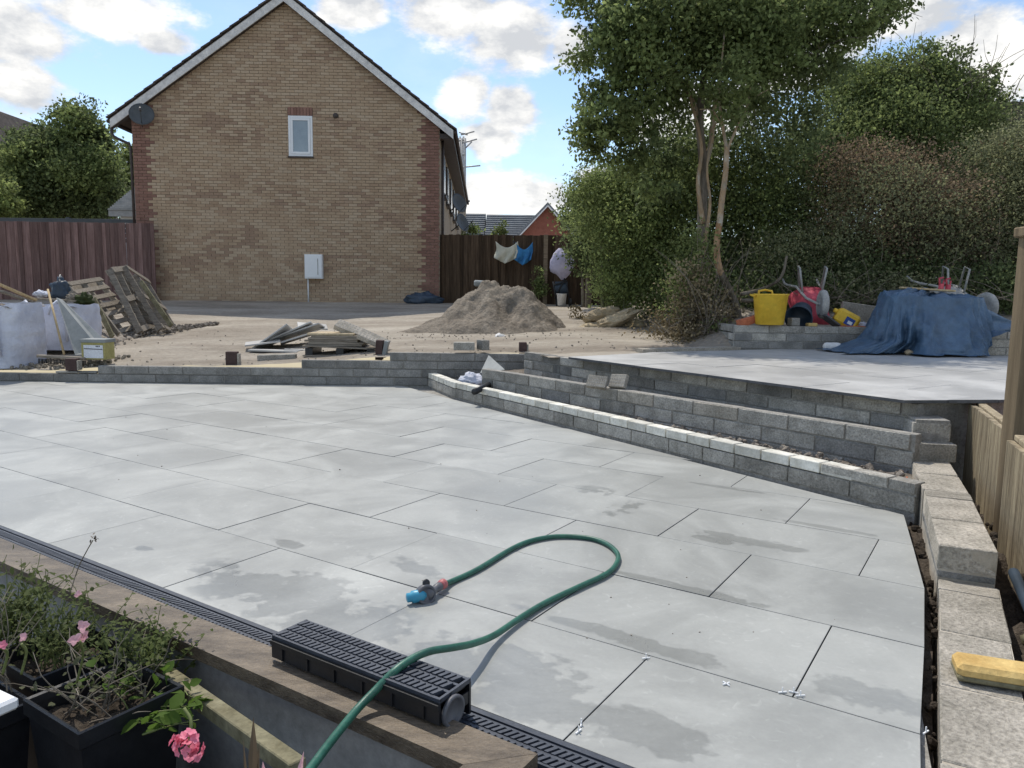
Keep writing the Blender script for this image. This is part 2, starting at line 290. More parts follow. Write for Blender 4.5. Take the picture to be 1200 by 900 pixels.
    def mesh(s, name, mats):
        me = bpy.data.meshes.new(name); me.from_pydata(s.v, [], s.f)
        for m in (mats if isinstance(mats, (list, tuple)) else [mats]): me.materials.append(M[m] if isinstance(m, str) else m)
        me.polygons.foreach_set('material_index', s.m); me.polygons.foreach_set('use_smooth', s.sm); me.update(); return me
    def build(s, name, mats, parent=None, label=None, kind=None, cat=None, group=None):
        return link(name, s.mesh(name, mats), parent, label, kind, cat, group)
def tagp(o, label, kind, cat, group):
    if label: o['label'] = label
    if kind: o['kind'] = kind
    if cat: o['category'] = cat
    if group: o['group'] = group
    return o
def link(name, me, parent=None, label=None, kind=None, cat=None, group=None, loc=None, rot=None, scale=None):
    o = bpy.data.objects.new(name, me); C.objects.link(o)
    if loc is not None: o.location = loc
    if rot is not None: o.rotation_euler = rot
    if scale is not None: o.scale = scale
    if parent is not None:
        o.parent = parent; rt = parent
        o.matrix_parent_inverse = WM[parent.name].inverted()
    WM[o.name] = Matrix.Translation(o.location) @ Euler(o.rotation_euler).to_matrix().to_4x4() @ Matrix.Diagonal((*o.scale, 1))
    return tagp(o, label, kind, cat, group)
WM = {}
def thing(name, label, cat, loc=(0, 0, 0), group=None, kind=None): return link(name, None, None, label, kind, cat, group, loc=loc)
def fbm(x, y, z=0, o=4): return noise.fractal(Vector((x, y, z)), 1., 2., o)
# ------------------------------------------------------------------ ground
def yardz(X, Y):
    zb = float(np.interp(X, [-6, -5.2, -3.5, -1.3, .2, 1.2], [.135, .20, .225, .40, .44, .50])); t = min(1, max(0, (Y-9.7)/10.3)); z = zb+(.92-zb)*t
    if X > 2.4 and Y > 9.5:
        k = min(1, (X-2.4)/.8); bz = .80+max(0, Y-9.9)*.16; bz = min(bz, 1.9) if Y < 22 else max(.92, 1.9-(Y-22)*.3)
        k *= min(1, max(0, (Y-9.6)/.5)); z = z*(1-k)+bz*k
    return z
def ruts(X, Y): return .020*fbm(X*.7, Y*1.1)+.008*fbm(X*3, Y*3, 2)
def axis(lo, hi, step, far):
    a = list(np.arange(lo, hi+1e-6, step)); x = hi; s_ = step; r_ = []
    while x < far: s_ *= 1.5; x += s_; r_.append(min(x, far))
    x = lo; s_ = step; l_ = []
    while x > -far: s_ *= 1.5; x -= s_; l_.append(max(x, -far))
    return l_[::-1]+a+r_
xs = axis(-9, 9, .15, 140); ys = [9.74]+list(np.arange(9.9, 21, .15))
y_, s_ = 21., .15
while y_ < 160: s_ *= 1.5; y_ += s_; ys.append(y_)
b = MB(); nx, ny = len(xs), len(ys)
b.add([(x, y, yardz(x, y)+(ruts(x, y) if abs(x) < 20 and y < 30 else 0)) for x in xs for y in ys], [(i*ny+j, (i+1)*ny+j, (i+1)*ny+j+1, i*ny+j+1) for i in range(nx-1) for j in range(ny-1)], 0, True)
b.build('ground', 'yard', kind='structure')
b = MB(); b.grid(lambda u, v: (-140+280*u, -140+149.6*v, -.62), 4, 4); b.build('garden_ground', 'soil', kind='structure')
# bed under the paving, soil strips
b = MB(); b.prism([g2w(-9.5, 1.56)[:2], g2w(.02, 1.56)[:2], g2w(-.75, 6.1)[:2], (-.2, 9.7), (-9.5, 9.7)], -.6, -.028); b.build('patio_bed', 'mortar', kind='structure')
def strip(name, pa, pb, z, amp, m, n=60, k=6, seed=0, fr=5):
    b = MB()
    def f(u, v):
        A = Vector(pa[0]).lerp(Vector(pa[1]), u); B = Vector(pb[0]).lerp(Vector(pb[1]), u); p = A.lerp(B, v); return (p.x, p.y, z+amp*fbm(p.x*fr, p.y*fr, seed)+amp*.5*fbm(p.x*fr*3, p.y*fr*3, seed))
    b.grid(f, n, k); return b.build(name, m, kind='structure')
G = lambda x, y: tuple(g2w(x, y)[:2])+(0,)
strip('soil_channel', (G(-.20, 1.0), G(-.62, 6.2)), (G(.02, 1.0), G(-.40, 6.2)), -.07, .035, 'soil', 120, 8, 3, 9)
strip('soil_trench', (G(.1, .9), G(-.38, 6.6)), (G(1.0, .9), G(.75, 6.6)), -.10, .09, 'soil', 140, 34, 5, 5)

# ------------------------------------------------------------------ paving slabs
def clip(poly, n, d):       # keep n.p <= d
    o = []
    for i in range(len(poly)):
        p, q = poly[i], poly[(i+1) % len(poly)]; a = n[0]*p[0]+n[1]*p[1]-d; c = n[0]*q[0]+n[1]*q[1]-d
        if a <= 0: o.append(p)
        if (a < 0 < c) or (c < 0 < a): t = a/(a-c); o.append((p[0]+(q[0]-p[0])*t, p[1]+(q[1]-p[1])*t))
    return o
R1 = [(-1.08, 9.64), (-.70, 8.70), (.56, 6.76), (1.40, 5.42), (2.26, 4.10)]
def slab(name, poly, z, th, m, parent):
    if len(poly) < 3: return
    ar = abs(sum(poly[i][0]*poly[(i+1) % len(poly)][1]-poly[(i+1) % len(poly)][0]*poly[i][1] for i in range(len(poly))))/2
    if ar < .01: return
    cx_ = sum(p[0] for p in poly)/len(poly); cy_ = sum(p[1] for p in poly)/len(poly); n = len(poly)
    tx, ty, tz = random.uniform(-.0016, .0016), random.uniform(-.0016, .0016), random.uniform(-.0012, .0012)
    ins = []
    for p in poly:
        d = Vector((cx_-p[0], cy_-p[1])); d = d.normalized()*.0014; ins.append((p[0]+d.x-cx_, p[1]+d.y-cy_))
    e = [(p[0]-cx_, p[1]-cy_) for p in poly]; zt = lambda p: tz+tx*p[0]+ty*p[1]
    vs = [(p[0], p[1], -th) for p in e]+[(p[0], p[1], -.0012+zt(p)) for p in e]+[(p[0], p[1], zt(p)) for p in ins]
    fs = [tuple(range(n))[::-1]]+[(i, (i+1) % n, n+(i+1) % n, n+i) for i in range(n)]+[(n+i, n+(i+1) % n, 2*n+(i+1) % n, 2*n+i) for i in range(n)]+[tuple(range(2*n, 3*n))]
    b = MB().add(vs, fs); b.m = [0]+[1]*n+[0]*(n+1); link(name, b.mesh(name, [m, 'slab_edge']), parent, loc=(cx_, cy_, z))
patio = thing('patio', None, None, (0, 5, 0), kind='structure')
rows = [1.678, 2.267]+[2.267+.6*i for i in range(1, 10)]; J = .0042
redge = lambda gy: float(np.interp(gy, [1.6, 2.11, 2.27, 2.87, 3.47, 4.06, 4.69, 6.2], [-.06, -.08, -.12, -.16, -.21, -.31, -.42, -.6]))
jag = {5: 4.06, 6: 4.10, 7: 4.08, 8: 4.10, 9: 4.2}
for r in range(len(rows)-1):
    y0, y1 = rows[r]+J/2, rows[r+1]-J/2; off = -.92 if r % 2 == 0 else -.46
    off += random.uniform(-.006, .006)
    for k in range(-12, 3):
        x0, x1 = off+.93*k+J/2, off+.93*(k+1)-J/2
        poly = [(x0, y0), (x1, y0), (x1, y1), (x0, y1)]
        poly = clip(poly, (1, (redge(y0)-redge(y1))/(y1-y0)), redge(y0)+y0*(redge(y0)-redge(y1))/(y1-y0))
        if len(poly) < 3: continue
        P = [tuple(g2w(*p)[:2]) for p in poly]
        P = clip(P, (0, 1), 9.655); P = clip(P, (-1, 0), 8.6)
        P = clip(P, (.835, .55), min(jag.get(r, 4.08), 4.12)) if len(P) > 2 else P
        slab('paving_slab', P, 0, .02, 'slab', patio)
# spacers
def spacer(u, v, a, z=.004, flat=True):
    p = atZ(u, v, z); b = MB()
    for k in range(2 if flat else 1):
        d = Vector((math.cos(a+k*1.57), math.sin(a+k*1.57), 0))*.014; b.bar(p-d, p+d, .0035, .0035)
    if not flat: b.bar(p, p+Vector((0, 0, .016)), .003, .003)
    return b
for i, (u, v, a, fl, lb) in enumerate([(757, 771, .3, False, 'white tile spacer at the joint corner nearest the hose loop'), (851, 801, .5, True, 'white cross tile spacer lying flat in the middle of a slab'), (917, 811, .2, False, 'leftmost white spacer of the three at the slab corner'),
                                       (930, 811, -.4, False, 'middle white spacer of the three at the slab corner'), (938, 815, .1, False, 'rightmost white spacer of the three at the slab corner'), (678, 857, .9, False, 'white spacer beside the drain at the bottom of the patio'),
                                       (1085, 858, .6, False, 'white spacer poking out at the right edge of the paving'), (681, 848, 1.4, False, 'tiny white spacer standing in the joint above the drain')]):
    spacer(u, v, a, flat=fl).build('tile_spacer', 'white', label=lb, cat='tile spacer', group='white plastic tile spacers')
for i, (u, v) in enumerate([(520, 463), (131, 463), (148, 489), (470, 463), (105, 462), (340, 470), (490, 465), (540, 487), (705, 757), (983, 694), (1012, 778), (460, 610)]): pass
b = MB()
for i in range(70):
    u, v = random.uniform(0, 1000), 455+random.random()**1.6*300; p = atZ(u, v, .004)
    if w2g(p)[0] > redge(w2g(p)[1])-.05 or w2g(p)[1] < 1.7 or .835*p.x+.55*p.y > 4.0 or p.y > 9.6: continue
    s_ = random.uniform(.0015, .0045); b.box((p.x, p.y, s_/2), (s_*2, s_*1.3, s_), (0, 0, random.uniform(0, 3)))
b.build('loose_grit', 'rubble', kind='stuff')

# ------------------------------------------------------------------ block walls
def block_mesh(m, i, w=.44, d=.1, h=.1, ch=.004):
    random.seed(100+i); b = MB(); b.box((0, 0, 0), (w, d, h), None, 0, ch)
    b.v = [(x+random.uniform(-.0015, .0015), y+random.uniform(-.0015, .0015), z+random.uniform(-.0015, .0015)) for x, y, z in b.v]; return b.mesh('concrete_block', m)
BM = {}
def bmesh_for(m, w, d, h, i=0):
    k = (m, round(w, 3), round(d, 3), round(h, 3), i)
    if k not in BM: BM[k] = block_mesh(m, len(BM), w, d, h)
    return BM[k]
def run(parent, a, b_, z0, hc, mats, ln=.44, depth=.1, joint=.013, start=0., pname='concrete_block', jit=.0, side=1):
    """one course of blocks with the front face on the line a->b; depth goes to the right-hand side of a->b when side=-1, else left"""
    a = Vector((*a[:2], 0)); b_ = Vector((*b_[:2], 0)); d = b_-a; Ln = d.length; d.normalize(); n = Vector((-d.y, d.x, 0))*side; ang = math.atan2(d.y, d.x)
    x = -start
    while x < Ln-.02:
        x0, x1 = max(x, 0), min(x+ln, Ln)
        if x1-x0 > .03:
            w_ = x1-x0-joint; ful = abs((x1-x0)-ln) < .01; m = random.choice(mats) if isinstance(mats, list) else mats
            me = bmesh_for(m, ln-joint, depth, hc-joint, random.randint(0, 2))
            p = a+d*((x0+x1)/2)+n*(depth/2+random.uniform(-jit, jit))
            link(pname, me, parent, loc=(p.x, p.y, z0+hc/2+random.uniform(-.001, .001)), rot=(random.uniform(-.004, .004), random.uniform(-.004, .004), ang+random.uniform(-.008, .008)*(jit > 0)), scale=(w_/(ln-joint), 1, 1))
        x += ln
def mortar_core(parent, a, b_, z0, z1, depth=.1, side=1, rec=.011, m='mortar'):
    a = Vector((*a[:2], 0)); b_ = Vector((*b_[:2], 0)); d = (b_-a).normalized(); n = Vector((-d.y, d.x, 0))*side
    P = [a+n*rec+d*.004, b_+n*rec-d*.004, b_+n*(depth-rec)-d*.004, a+n*(depth-rec)+d*.004]
    if side < 0: P = P[::-1]
    MB().prism([p[:2] for p in P], z0, z1).build('mortar_bed', m, parent)
# back retaining wall
bw = thing('retaining_wall', 'long low grey block wall stepping up along the back of the lower patio', 'wall', (-3, 9.7, 0))
segs = [(-8.2, .6, 0), (-8.2, .6, .108)]
Yw = 9.66; hc = .108
for k, x0 in enumerate((-9, -5.35, -2.72, -1.58)):
    run(bw, (x0, Yw), (.18, Yw), k*hc, hc, ['concrete_dark'] if k < 4 else 'concrete', start=.22*(k % 2), jit=.002)
    mortar_core(bw, (x0, Yw), (.18, Yw), k*hc-(.1 if k == 0 else 0), (k+1)*hc-.004)
run(bw, (-5.9, Yw), (-5.36, Yw), hc, .035, 'concrete_dark', ln=.3)
# far left second course remnant and right return
run(bw, (.18, Yw-.0), (.44, 9.15), .0, hc, 'concrete'); 
for k in range(4): run(bw, (.16, 9.60), (.52, 8.95), k*hc+.001, hc, ['concrete'], start=.2*(k % 2), side=1)
# risers
def poly_run(parent, pts, z0, hc_, mats, ln, depth, start=0., pname='concrete_block', side=1, joint=.01, upto=None):
    for i in range(len(pts)-1): run(parent, pts[i], pts[i+1], z0, hc_, mats, ln, depth, joint, start if i == 0 else random.uniform(0, ln*.6), pname, .002, side)
r1 = thing('step_riser', 'lowest step wall with a row of cream bricks on top of grey blocks', 'step wall', (.6, 6.8, 0), 'low block walls forming the steps')
poly_run(r1, R1, .0, .105, 'concrete', .44, .1)
for i in range(4): mortar_core(r1, R1[i], R1[i+1], -.1, .10)
Wend = (1.93, 4.606)
def arc_pts(pts, step):
    out_ = []; c_ = 0.; need = 0.
    for i in range(len(pts)-1):
        a = Vector(pts[i]); d = Vector(pts[i+1])-a; L_ = d.length; d.normalize()
        while need <= c_+L_: out_.append((a+d*(need-c_), d)); need += step
        c_ += L_
    return out_
for i, (p, d) in enumerate(arc_pts(R1[:-1]+[Wend], .226)):
    if i > 26: break
    n = Vector((-d.y, d.x)); q = p+d*.112+n*.052
    link('cream_brick', bmesh_for('white_brick', .215, .1025, .066, i % 4), r1, loc=(q.x, q.y, .105+.036), rot=(0, random.uniform(-.006, .006), math.atan2(d.y, d.x)+random.uniform(-.015, .015)))
run(r1, Wend, R1[-1], .105, .075, 'concrete', .44, .1)
mortar_core(r1, Wend, R1[-1], .1, .16)
R2 = [(-.353, 8.6), (2.56, 4.70)]
r2 = thing('step_riser', 'middle step wall of grey concrete blocks with pale mortar on its top', 'step wall', (1.1, 6.7, 0), 'low block walls forming the steps')
for k in range(3):
    run(r2, R2[0], R2[1], k*.115, .115, ['concrete', 'concrete', 'concrete_light'] if k == 2 else ['concrete', 'concrete_dark', 'concrete'], start=.22*(k % 2), jit=.003)
mortar_core(r2, R2[0], R2[1], -.1, .340); 
R3 = [(.14, 9.1), (.53, 8.40), (2.70, 4.95)]
r3 = thing('step_riser', 'top step wall of grey blocks carrying the edge of the upper paving', 'step wall', (1.6, 6.6, 0), 'low block walls forming the steps')
for i in range(2):
    for k in range(5): run(r3, R3[i], R3[i+1], k*.102, .102, ['concrete', 'concrete', 'concrete_dark'], start=.22*(k % 2), jit=.003)
    mortar_core(r3, R3[i], R3[i+1], -.1, .502)
strip('tread_fill', ((R1[0][0]+.05, R1[0][1], 0), (2.30, 4.16, 0)), ((-.25, 9.6, 0), (2.62, 4.76, 0)), .075, .03, 'rubble', 120, 10, 8, 6)
strip('tread_fill', ((-.25, 9.5, 0), (2.63, 4.74, 0)), ((.2, 9.62, 0), (2.80, 4.92, 0)), .23, .02, 'rubble', 100, 6, 9, 6)
b = MB()
for i in range(1100):
    t = random.random()**.8; A = Vector((-.85, 9.3)).lerp(Vector((2.3, 4.3)), t); B = Vector((-.2, 8.7)).lerp(Vector((2.5, 4.72)), t); p = A.lerp(B, random.uniform(.15, .9)); s_ = random.uniform(.006, .022)*random.choice((1, 1, 1, 2))
    b.box((p.x, p.y, .085+s_*.4), (s_*1.3, s_, s_*.8), (random.uniform(0, 3), random.uniform(0, 3), random.uniform(0, 3)), 0, s_*.15)
b.build('loose_rubble', 'rubble', kind='stuff')
# right hand wall
rw = thing('garden_wall', 'stepped low wall of dusty blocks running up the right edge of the patio', 'wall', tuple(g2w(-.1, 3, 0)))
lowL = [(.03, .9), (-.165, 3.56)]; hiL = [(-.175, 3.58), (-.32, 4.6), (-.49, 5.62)]
def wg(p): return tuple(g2w(*p)[:2])
run(rw, wg(lowL[0]), wg(lowL[1]), -.07, .10, 'concrete_light', .44, .215, .008, start=.1, jit=.003, side=-1)
mortar_core(rw, wg(lowL[0]), wg(lowL[1]), -.5, .022, .215, -1, .001, 'render')
for i in range(2):
    run(rw, wg(hiL[i]), wg(hiL[i+1]), .055, .115, 'concrete_light', .44, .215, .008, jit=.004, side=-1)
    mortar_core(rw, wg(hiL[i]), wg(hiL[i+1]), -.5, .158, .215, -1, -.002 if i else .003, 'render')
run(rw, wg(hiL[0]), wg(hiL[1]), .02, .036, 'concrete_dark', .44, .213, .004, side=-1)
ca = Vector(wg((-.455, 5.42)))+Vector((.06, 0)); cdn = Vector((1, -.12)).normalized(); cang = math.atan2(cdn.y, cdn.x)
for k, (dz, sh) in enumerate(((.162, -.04), (.284, .04))):
    p = ca+Vector((.11, .20+sh)); link('concrete_block', bmesh_for('concrete', .225, .44, .115), rw, loc=(p.x, p.y, dz+.06), rot=(0, .0, -R(24)+.22))
MB().box((ca.x+.11, ca.y+.22, .30), (.20, .40, .24), (0, 0, -R(24)+.22)).build('mortar_bed', 'mortar', rw)

# upper patio
up = thing('upper_patio', None, None, (4, 7, .5), kind='structure')
e0, e1, e2, e3 = Vector((.44, 8.28)), Vector((2.66, 4.80)), Vector((3.22, 4.98)), Vector((9.2, 5.6))
bound = [e0, e1, e2, e3, Vector((9.2, 9.85)), Vector((2.84, 9.75)), Vector((1.6, 8.85))]
MB().prism([(.60, 8.42), (2.72, 5.02), (3.3, 5.10), (9.1, 5.75), (9.1, 9.9), (2.84, 9.9), (1.6, 9.0)], -.1, .505).build('upper_bed', 'mortar', kind='structure')
def inside_clip(poly):
    hull = [e0, e1, e2, e3, Vector((9.2, 9.78)), Vector((2.9, 9.78)), Vector((1.65, 8.83))]
    for i in range(len(hull)):
        a, b2 = hull[i], hull[(i+1) % len(hull)]; d = b2-a; n = (d.y, -d.x)
        if len(poly) > 2 and i not in (1,): poly = clip(poly, n, n[0]*a.x+n[1]*a.y)
    return poly
ud = (e0-e1).normalized(); un = Vector((ud.y, -ud.x))      # along the riser, and away from it
for r in range(0, 10):
    for k in range(-9, 8):
        x0, x1 = .93*k+(.46 if r % 2 else 0)+.003, .93*(k+1)+(.46 if r % 2 else 0)-.003; y0, y1 = r*.6+.003, r*.6+.597
        P = [tuple(e1+ud*x+un*y) for x, y in ((x0, y0), (x1, y0), (x1, y1), (x0, y1))]
        ar = sum(P[i][0]*P[(i+1) % 4][1]-P[(i+1) % 4][0]*P[i][1] for i in range(4))
        if ar < 0: P = P[::-1]
        P = inside_clip(P)
        if len(P) > 2: P = clip(P, (.30, -.954), .30*e1.x-.954*e1.y) if True else P
        if len(P) > 2: slab('paving_slab', P, .535, .022, 'slab_up', up)
b = MB()
def vg(u, v):
    A = (float(np.interp(u, [0, .5, 1], [.40, 1.66, 2.92])), float(np.interp(u, [0, .5, 1], [8.34, 8.92, 9.74]))); B_ = (.14+2.8*u, 9.80); x = A[0]+(B_[0]-A[0])*v; y = A[1]+(B_[1]-A[1])*v
    return (x, y, .508+(yardz(min(x, 2.3), 9.75)-.508)*min(1, v*1.3)+.012*fbm(x*3, y*3))
b.grid(vg, 40, 16)
b.build('gravel_verge', 'yard', kind='structure')
b = MB(); p0 = atZ(800, 402, .54); b.prism([(1.55, 8.95), (2.9, 9.55), (2.85, 9.72), (1.5, 9.15)], .45, .56); b.build('concrete_edging', 'concrete_light', label='pale rough concrete edging strip in front of the tree foot', cat='edging')
uw = thing('planter_wall', 'low three course grey block wall behind the upper paving, holding back the soil bank', 'wall', (4, 9.7, .5))
wa, wb = (2.84, 9.66), (8.6, 9.50)
for k in range(3): run(uw, wa, wb, .53+k*.102, .102, ['concrete_dark', 'concrete'], start=.22*(k % 2), jit=.002)
mortar_core(uw, wa, wb, .45, .826)
for k in range(3): run(uw, (2.84, 10.6), wa, .53+k*.102, .102, 'concrete', start=.22*(k % 2), side=1)

# ------------------------------------------------------------------ the gable house
HO = Vector((-9.86, 20.0, 0)); hx = Vector((math.cos(R(2.2)), math.sin(R(2.2)), 0)); hy = Vector((-hx.y, hx.x, 0)); HA = R(2.2)
house = thing('brick_house', 'tall buff brick gable end with red brick corners and one small white window', 'house', tuple(HO))
HM = Matrix((hx, hy, Vector((0, 0, 1)))).transposed().to_4x4(); HM.translation = HO
def hp(x, y, z): return HM @ Vector((x, y, z))
HW = 7.90; EL, ER, AP, AX = 5.78, 5.62, 8.62, 3.98     # wall heights (world z) left/right/apex and apex x
def rake(x): return EL+(AP-EL)*x/AX if x < AX else AP+(ER-AP)*(x-AX)/(HW-AX)
DEP = 15.6
b = MB(); prof = [(0, .6), (HW, .6), (HW, ER), (AX, AP), (0, EL)]
vs = [hp(x, .02, z) for x, z in prof]+[hp(x, DEP, z) for x, z in prof]
b.add(vs, [(0, 1, 2, 3, 4), (9, 8, 7, 6, 5), (0, 5, 6, 1), (1, 6, 7, 2), (4, 9, 5, 0), (2, 7, 8, 3), (3, 8, 9, 4)])
b.build('wall', 'house_mortar', house)
# bricks: real ones, proud of the mortar
BW, BH = .225, .075; joined = MB(); nb = 0
win = (3.99, 4.61, 4.68, 5.70)       # x0,x1,z0,z1 in wall coordinates
lint = (3.99-.01, 4.61+.01, 5.70, 5.92)
qme = MB().box((0, 0, 0), (BW-.010, .03, BH-.010)).mesh('brick', 'quoin')
qme2 = MB().box((0, 0, 0), (BW*.5-.010, .03, BH-.010)).mesh('brick', 'quoin')
rows_n = int((AP-.75)/BH)
for r in range(rows_n):
    z = .80+r*BH; off = (BW/2 if r % 2 else 0); x = -off
    quo = 2 if (r//3) % 2 == 0 else 1
    while x < HW:
        x0, x1 = max(x, 0), min(x+BW, HW); x += BW
        if x1-x0 < .05: continue
        if x0 < AX: x0c = max(x0, (z+BH-EL)/(AP-EL)*AX if z+BH > EL else 0)
        else: x0c = x0
        x1c = min(x1, HW-(z+BH-ER)/(AP-ER)*(HW-AX)) if (x1 > AX and z+BH > ER) else x1
        if x1c-x0c < .04: continue
        if z+BH*.5 > win[2] and z < win[3]-.02 and x1c > win[0] and x0c < win[1]:
            if x0c < win[0] < x1c: x1c = win[0]
            elif x0c < win[1] < x1c: x0c = win[1]
            else: continue
            if x1c-x0c < .03: continue
        if z+BH*.5 > lint[2] and z+BH*.3 < lint[3] and x1c > lint[0] and x0c < lint[1]:
            if x0c < lint[0]: x1c = lint[0]
            elif x1c > lint[1]: x0c = lint[1]
            else: continue
            if x1c-x0c < .03: continue
        dist = min(x0c, HW-x1c); isq = dist < (.44 if quo == 2 else .30) and dist < .43
        if x0c < 1: isq = x0c < (.40 if quo == 2 else .29)
        elif x1c > HW-1: isq = HW-x1c < (.40 if quo == 2 else .29)
        c_ = hp((x0c+x1c)/2, .011, z+BH/2)
        if isq and nb < 292 and z > 0.9:
            w_ = x1c-x0c; half = w_ < BW*.75
            link('brick', qme2 if half else qme, house, loc=c_, rot=(0, 0, HA), scale=((w_-.010)/((BW*.5 if half else BW)-.010), 1, 1)); nb += 1
        else:
            cl = fbm(x*.55, z*1.2, 3.)+.55*fbm(x*2.5, z*6, 9.); q = random.random()
            mi = 4 if isq else (3 if cl > .34 and q < .6 else (1 if cl > .05 and q < .6 else (2 if q > .72 else (0 if q > .12 else 1))))
            joined.box(c_, (x1c-x0c-.010, .03+random.uniform(0, .006), BH-.010), (0, 0, HA), mi)
joined.build('brickwork', ['buffA', 'buffB', 'buffC', 'buffD', 'quoin'], house, kind='stuff')
for i in range(8): MB().box(hp(lint[0]+(i+.5)*(lint[1]-lint[0])/8, .006, (lint[2]+lint[3])/2), ((lint[1]-lint[0])/8-.01, .035, lint[3]-lint[2]-.012), (0, 0, HA)).build('brick', 'quoin', house)
# window
wf = MB(); wx0, wx1, wz0, wz1 = win
def hbox(b, x0, x1, y0, y1, z0, z1, mi=0): b.box(hp((x0+x1)/2, (y0+y1)/2, (z0+z1)/2), (x1-x0, y1-y0, z1-z0), (0, 0, HA), mi)
hbox(wf, wx0, wx0+.055, -.012, .05, wz0, wz1); hbox(wf, wx1-.055, wx1, -.012, .05, wz0, wz1); hbox(wf, wx0+.055, wx1-.055, -.012, .05, wz1-.055, wz1); hbox(wf, wx0+.055, wx1-.055, -.012, .05, wz0, wz0+.055)
hbox(wf, wx0+.06, wx0+.115, -.02, .04, wz0+.06, wz1-.06); hbox(wf, wx1-.115, wx1-.06, -.02, .04, wz0+.06, wz1-.06); hbox(wf, wx0+.115, wx1-.115, -.02, .04, wz1-.115, wz1-.06); hbox(wf, wx0+.115, wx1-.115, -.02, .04, wz0+.06, wz0+.115)
win_o = wf.build('window', 'pvc', house)
b = MB(); hbox(b, wx0+.11, wx1-.11, .0, .012, wz0+.11, wz1-.11); b.build('pane', 'glass', win_o)
b = MB(); hbox(b, wx0-.02, wx1+.02, -.05, .02, wz0-.04, wz0-.002); b.build('sill', 'mastic', win_o)
b = MB(); b.lathe(hp(5.21, -.03, 5.72), [(.001, 0), (.065, .0), (.075, .03), (.075, .05)], 12, (hy.x, hy.y, 0)); b.build('vent', 'mastic', house)
# roof: slopes, bargeboards, verge tiles, ridge
ov = .28
def slope(x0, z0, x1, z1, y0, y1, th, name, m, parent):
    b = MB(); d = Vector((x1-x0, 0, z1-z0)).normalized(); n = Vector((-d.z, 0, d.x)); n = n if n.z > 0 else -n
    P = [(x0, z0), (x1, z1)]; vs = []
    for y in (y0, y1):
        for (x, z) in P: vs += [hp(x, y, z), hp(x+n.x*th, y, z+n.z*th)]
    b.add(vs, [(0, 1, 3, 2), (4, 6, 7, 5), (0, 4, 5, 1), (2, 3, 7, 6), (0, 2, 6, 4), (1, 5, 7, 3)]); return b.build(name, m, parent)
sl, sr = (AP-EL)/AX, (ER-AP)/(HW-AX)
XL, XR = -.46, HW+.36; ZL, ZR = EL+sl*XL+.02, AP+sr*(XR-AX)+.02
roofL = slope(XL, ZL, AX, AP+.03, -.14, DEP+.1, .05, 'roof', 'tile_dark', house); roofR = slope(XR, ZR, AX, AP+.03, -.14, DEP+.1, .05, 'roof', 'tile_dark', house)
for (x0, z0, x1, z1) in ((XL, ZL, AX, AP+.03), (XR, ZR, AX, AP+.03)):
    b = MB(); d = Vector((x1-x0, 0, z1-z0)); vs = []
    for y in (-.175, -.145):
        vs += [hp(x0, y, z0-.20), hp(x0, y, z0+.015), hp(x1, y, z1+.015), hp(x1, y, z1-.20)]
    b.add(vs, [(0, 1, 2, 3), (7, 6, 5, 4), (0, 4, 5, 1), (2, 6, 7, 3), (1, 5, 6, 2), (0, 3, 7, 4)]); b.build('bargeboard', 'offwhite', house)
    b = MB(); vs = []
    for y in (-.144, .02): vs += [hp(x0, y, z0-.19), hp(x0, y, z0-.17), hp(x1, y, z1-.17), hp(x1, y, z1-.19)]
    b.add(vs, [(0, 1, 2, 3), (7, 6, 5, 4), (0, 4, 5, 1), (2, 6, 7, 3), (1, 5, 6, 2), (0, 3, 7, 4)]); b.build('soffit', 'mastic', house)
    n_t = int(d.length/.30); dn = d.normalized(); ang = math.atan2(dn.z, dn.x)
    for i in range(n_t+1):
        p = Vector((x0, 0, z0))+dn*(.30*i+.13); nz = Vector((-dn.z, 0, dn.x)); nz = nz if nz.z > 0 else -nz; p = p+nz*.075
        if (p.x-AX)*(x0-AX) < 0: continue
        rr = (Matrix.Rotation(HA, 3, 'Z') @ Matrix.Rotation(-(ang)+(.06 if dn.x > 0 else -.06), 3, 'Y'))
        MB().box(hp(p.x, .0, p.z), (.34, .42, .035), rr).build('roof_tile', 'tile_dark', house)
MB().tube([hp(AX, -.2, AP+.11), hp(AX, DEP, AP+.11)], .12, 10).build('ridge_tile', 'tile_dark', house)
b = MB(); b.tube([hp(XL-.05, -.15, ZL-.03), hp(XL-.05, DEP, ZL-.03)], .055, 8); g1 = b.build('gutter', 'mastic', house)
b = MB(); b.tube([hp(XL-.05, .0, ZL-.06), hp(XL-.05, .0, ZL-.30), hp(XL+.02, 0, ZL-.40), hp(-.10, .05, ZL-.55), hp(-.07, .06, ZL-.65), hp(-.07, .06, .9)], .036, 8); b.build('downpipe', 'mastic', house)
b = MB(); b.tube([hp(XR+.05, -.15, ZR-.03), hp(XR+.05, DEP, ZR-.03)], .055, 8); b.build('gutter', 'mastic', house)
b = MB(); b.tube([hp(HW+.06, .35, ZR-.1), hp(HW+.06, .35, .9)], .04, 8); b.build('downpipe', 'mastic', house)
b = MB(); b.box(hp(HW+.18, DEP/2, ZR-.10), (.36, DEP, .12), (0, 0, HA)); b.build('soffit', 'mastic', house)
for y0, z0 in ((1.0, 3.9), (3.2, 3.9), (5.6, 3.9), (8.2, 3.9), (11, 3.9), (1.0, 1.6), (4, 1.6), (8, 1.6), (12, 1.6)):
    b = MB(); b.box(hp(HW+.025, y0+.5, z0+.55), (.05, 1.0, 1.1), (0, 0, HA)); f = b.build('window', 'mastic', house)
    b = MB(); b.box(hp(HW+.045, y0+.5, z0+.55), (.03, .84, .94), (0, 0, HA)); b.build('pane', 'glass', f)
    b = MB(); b.box(hp(HW+.06, y0+.5, z0-.03), (.12, 1.1, .05), (0, 0, HA)); b.build('sill', 'mastic', f)
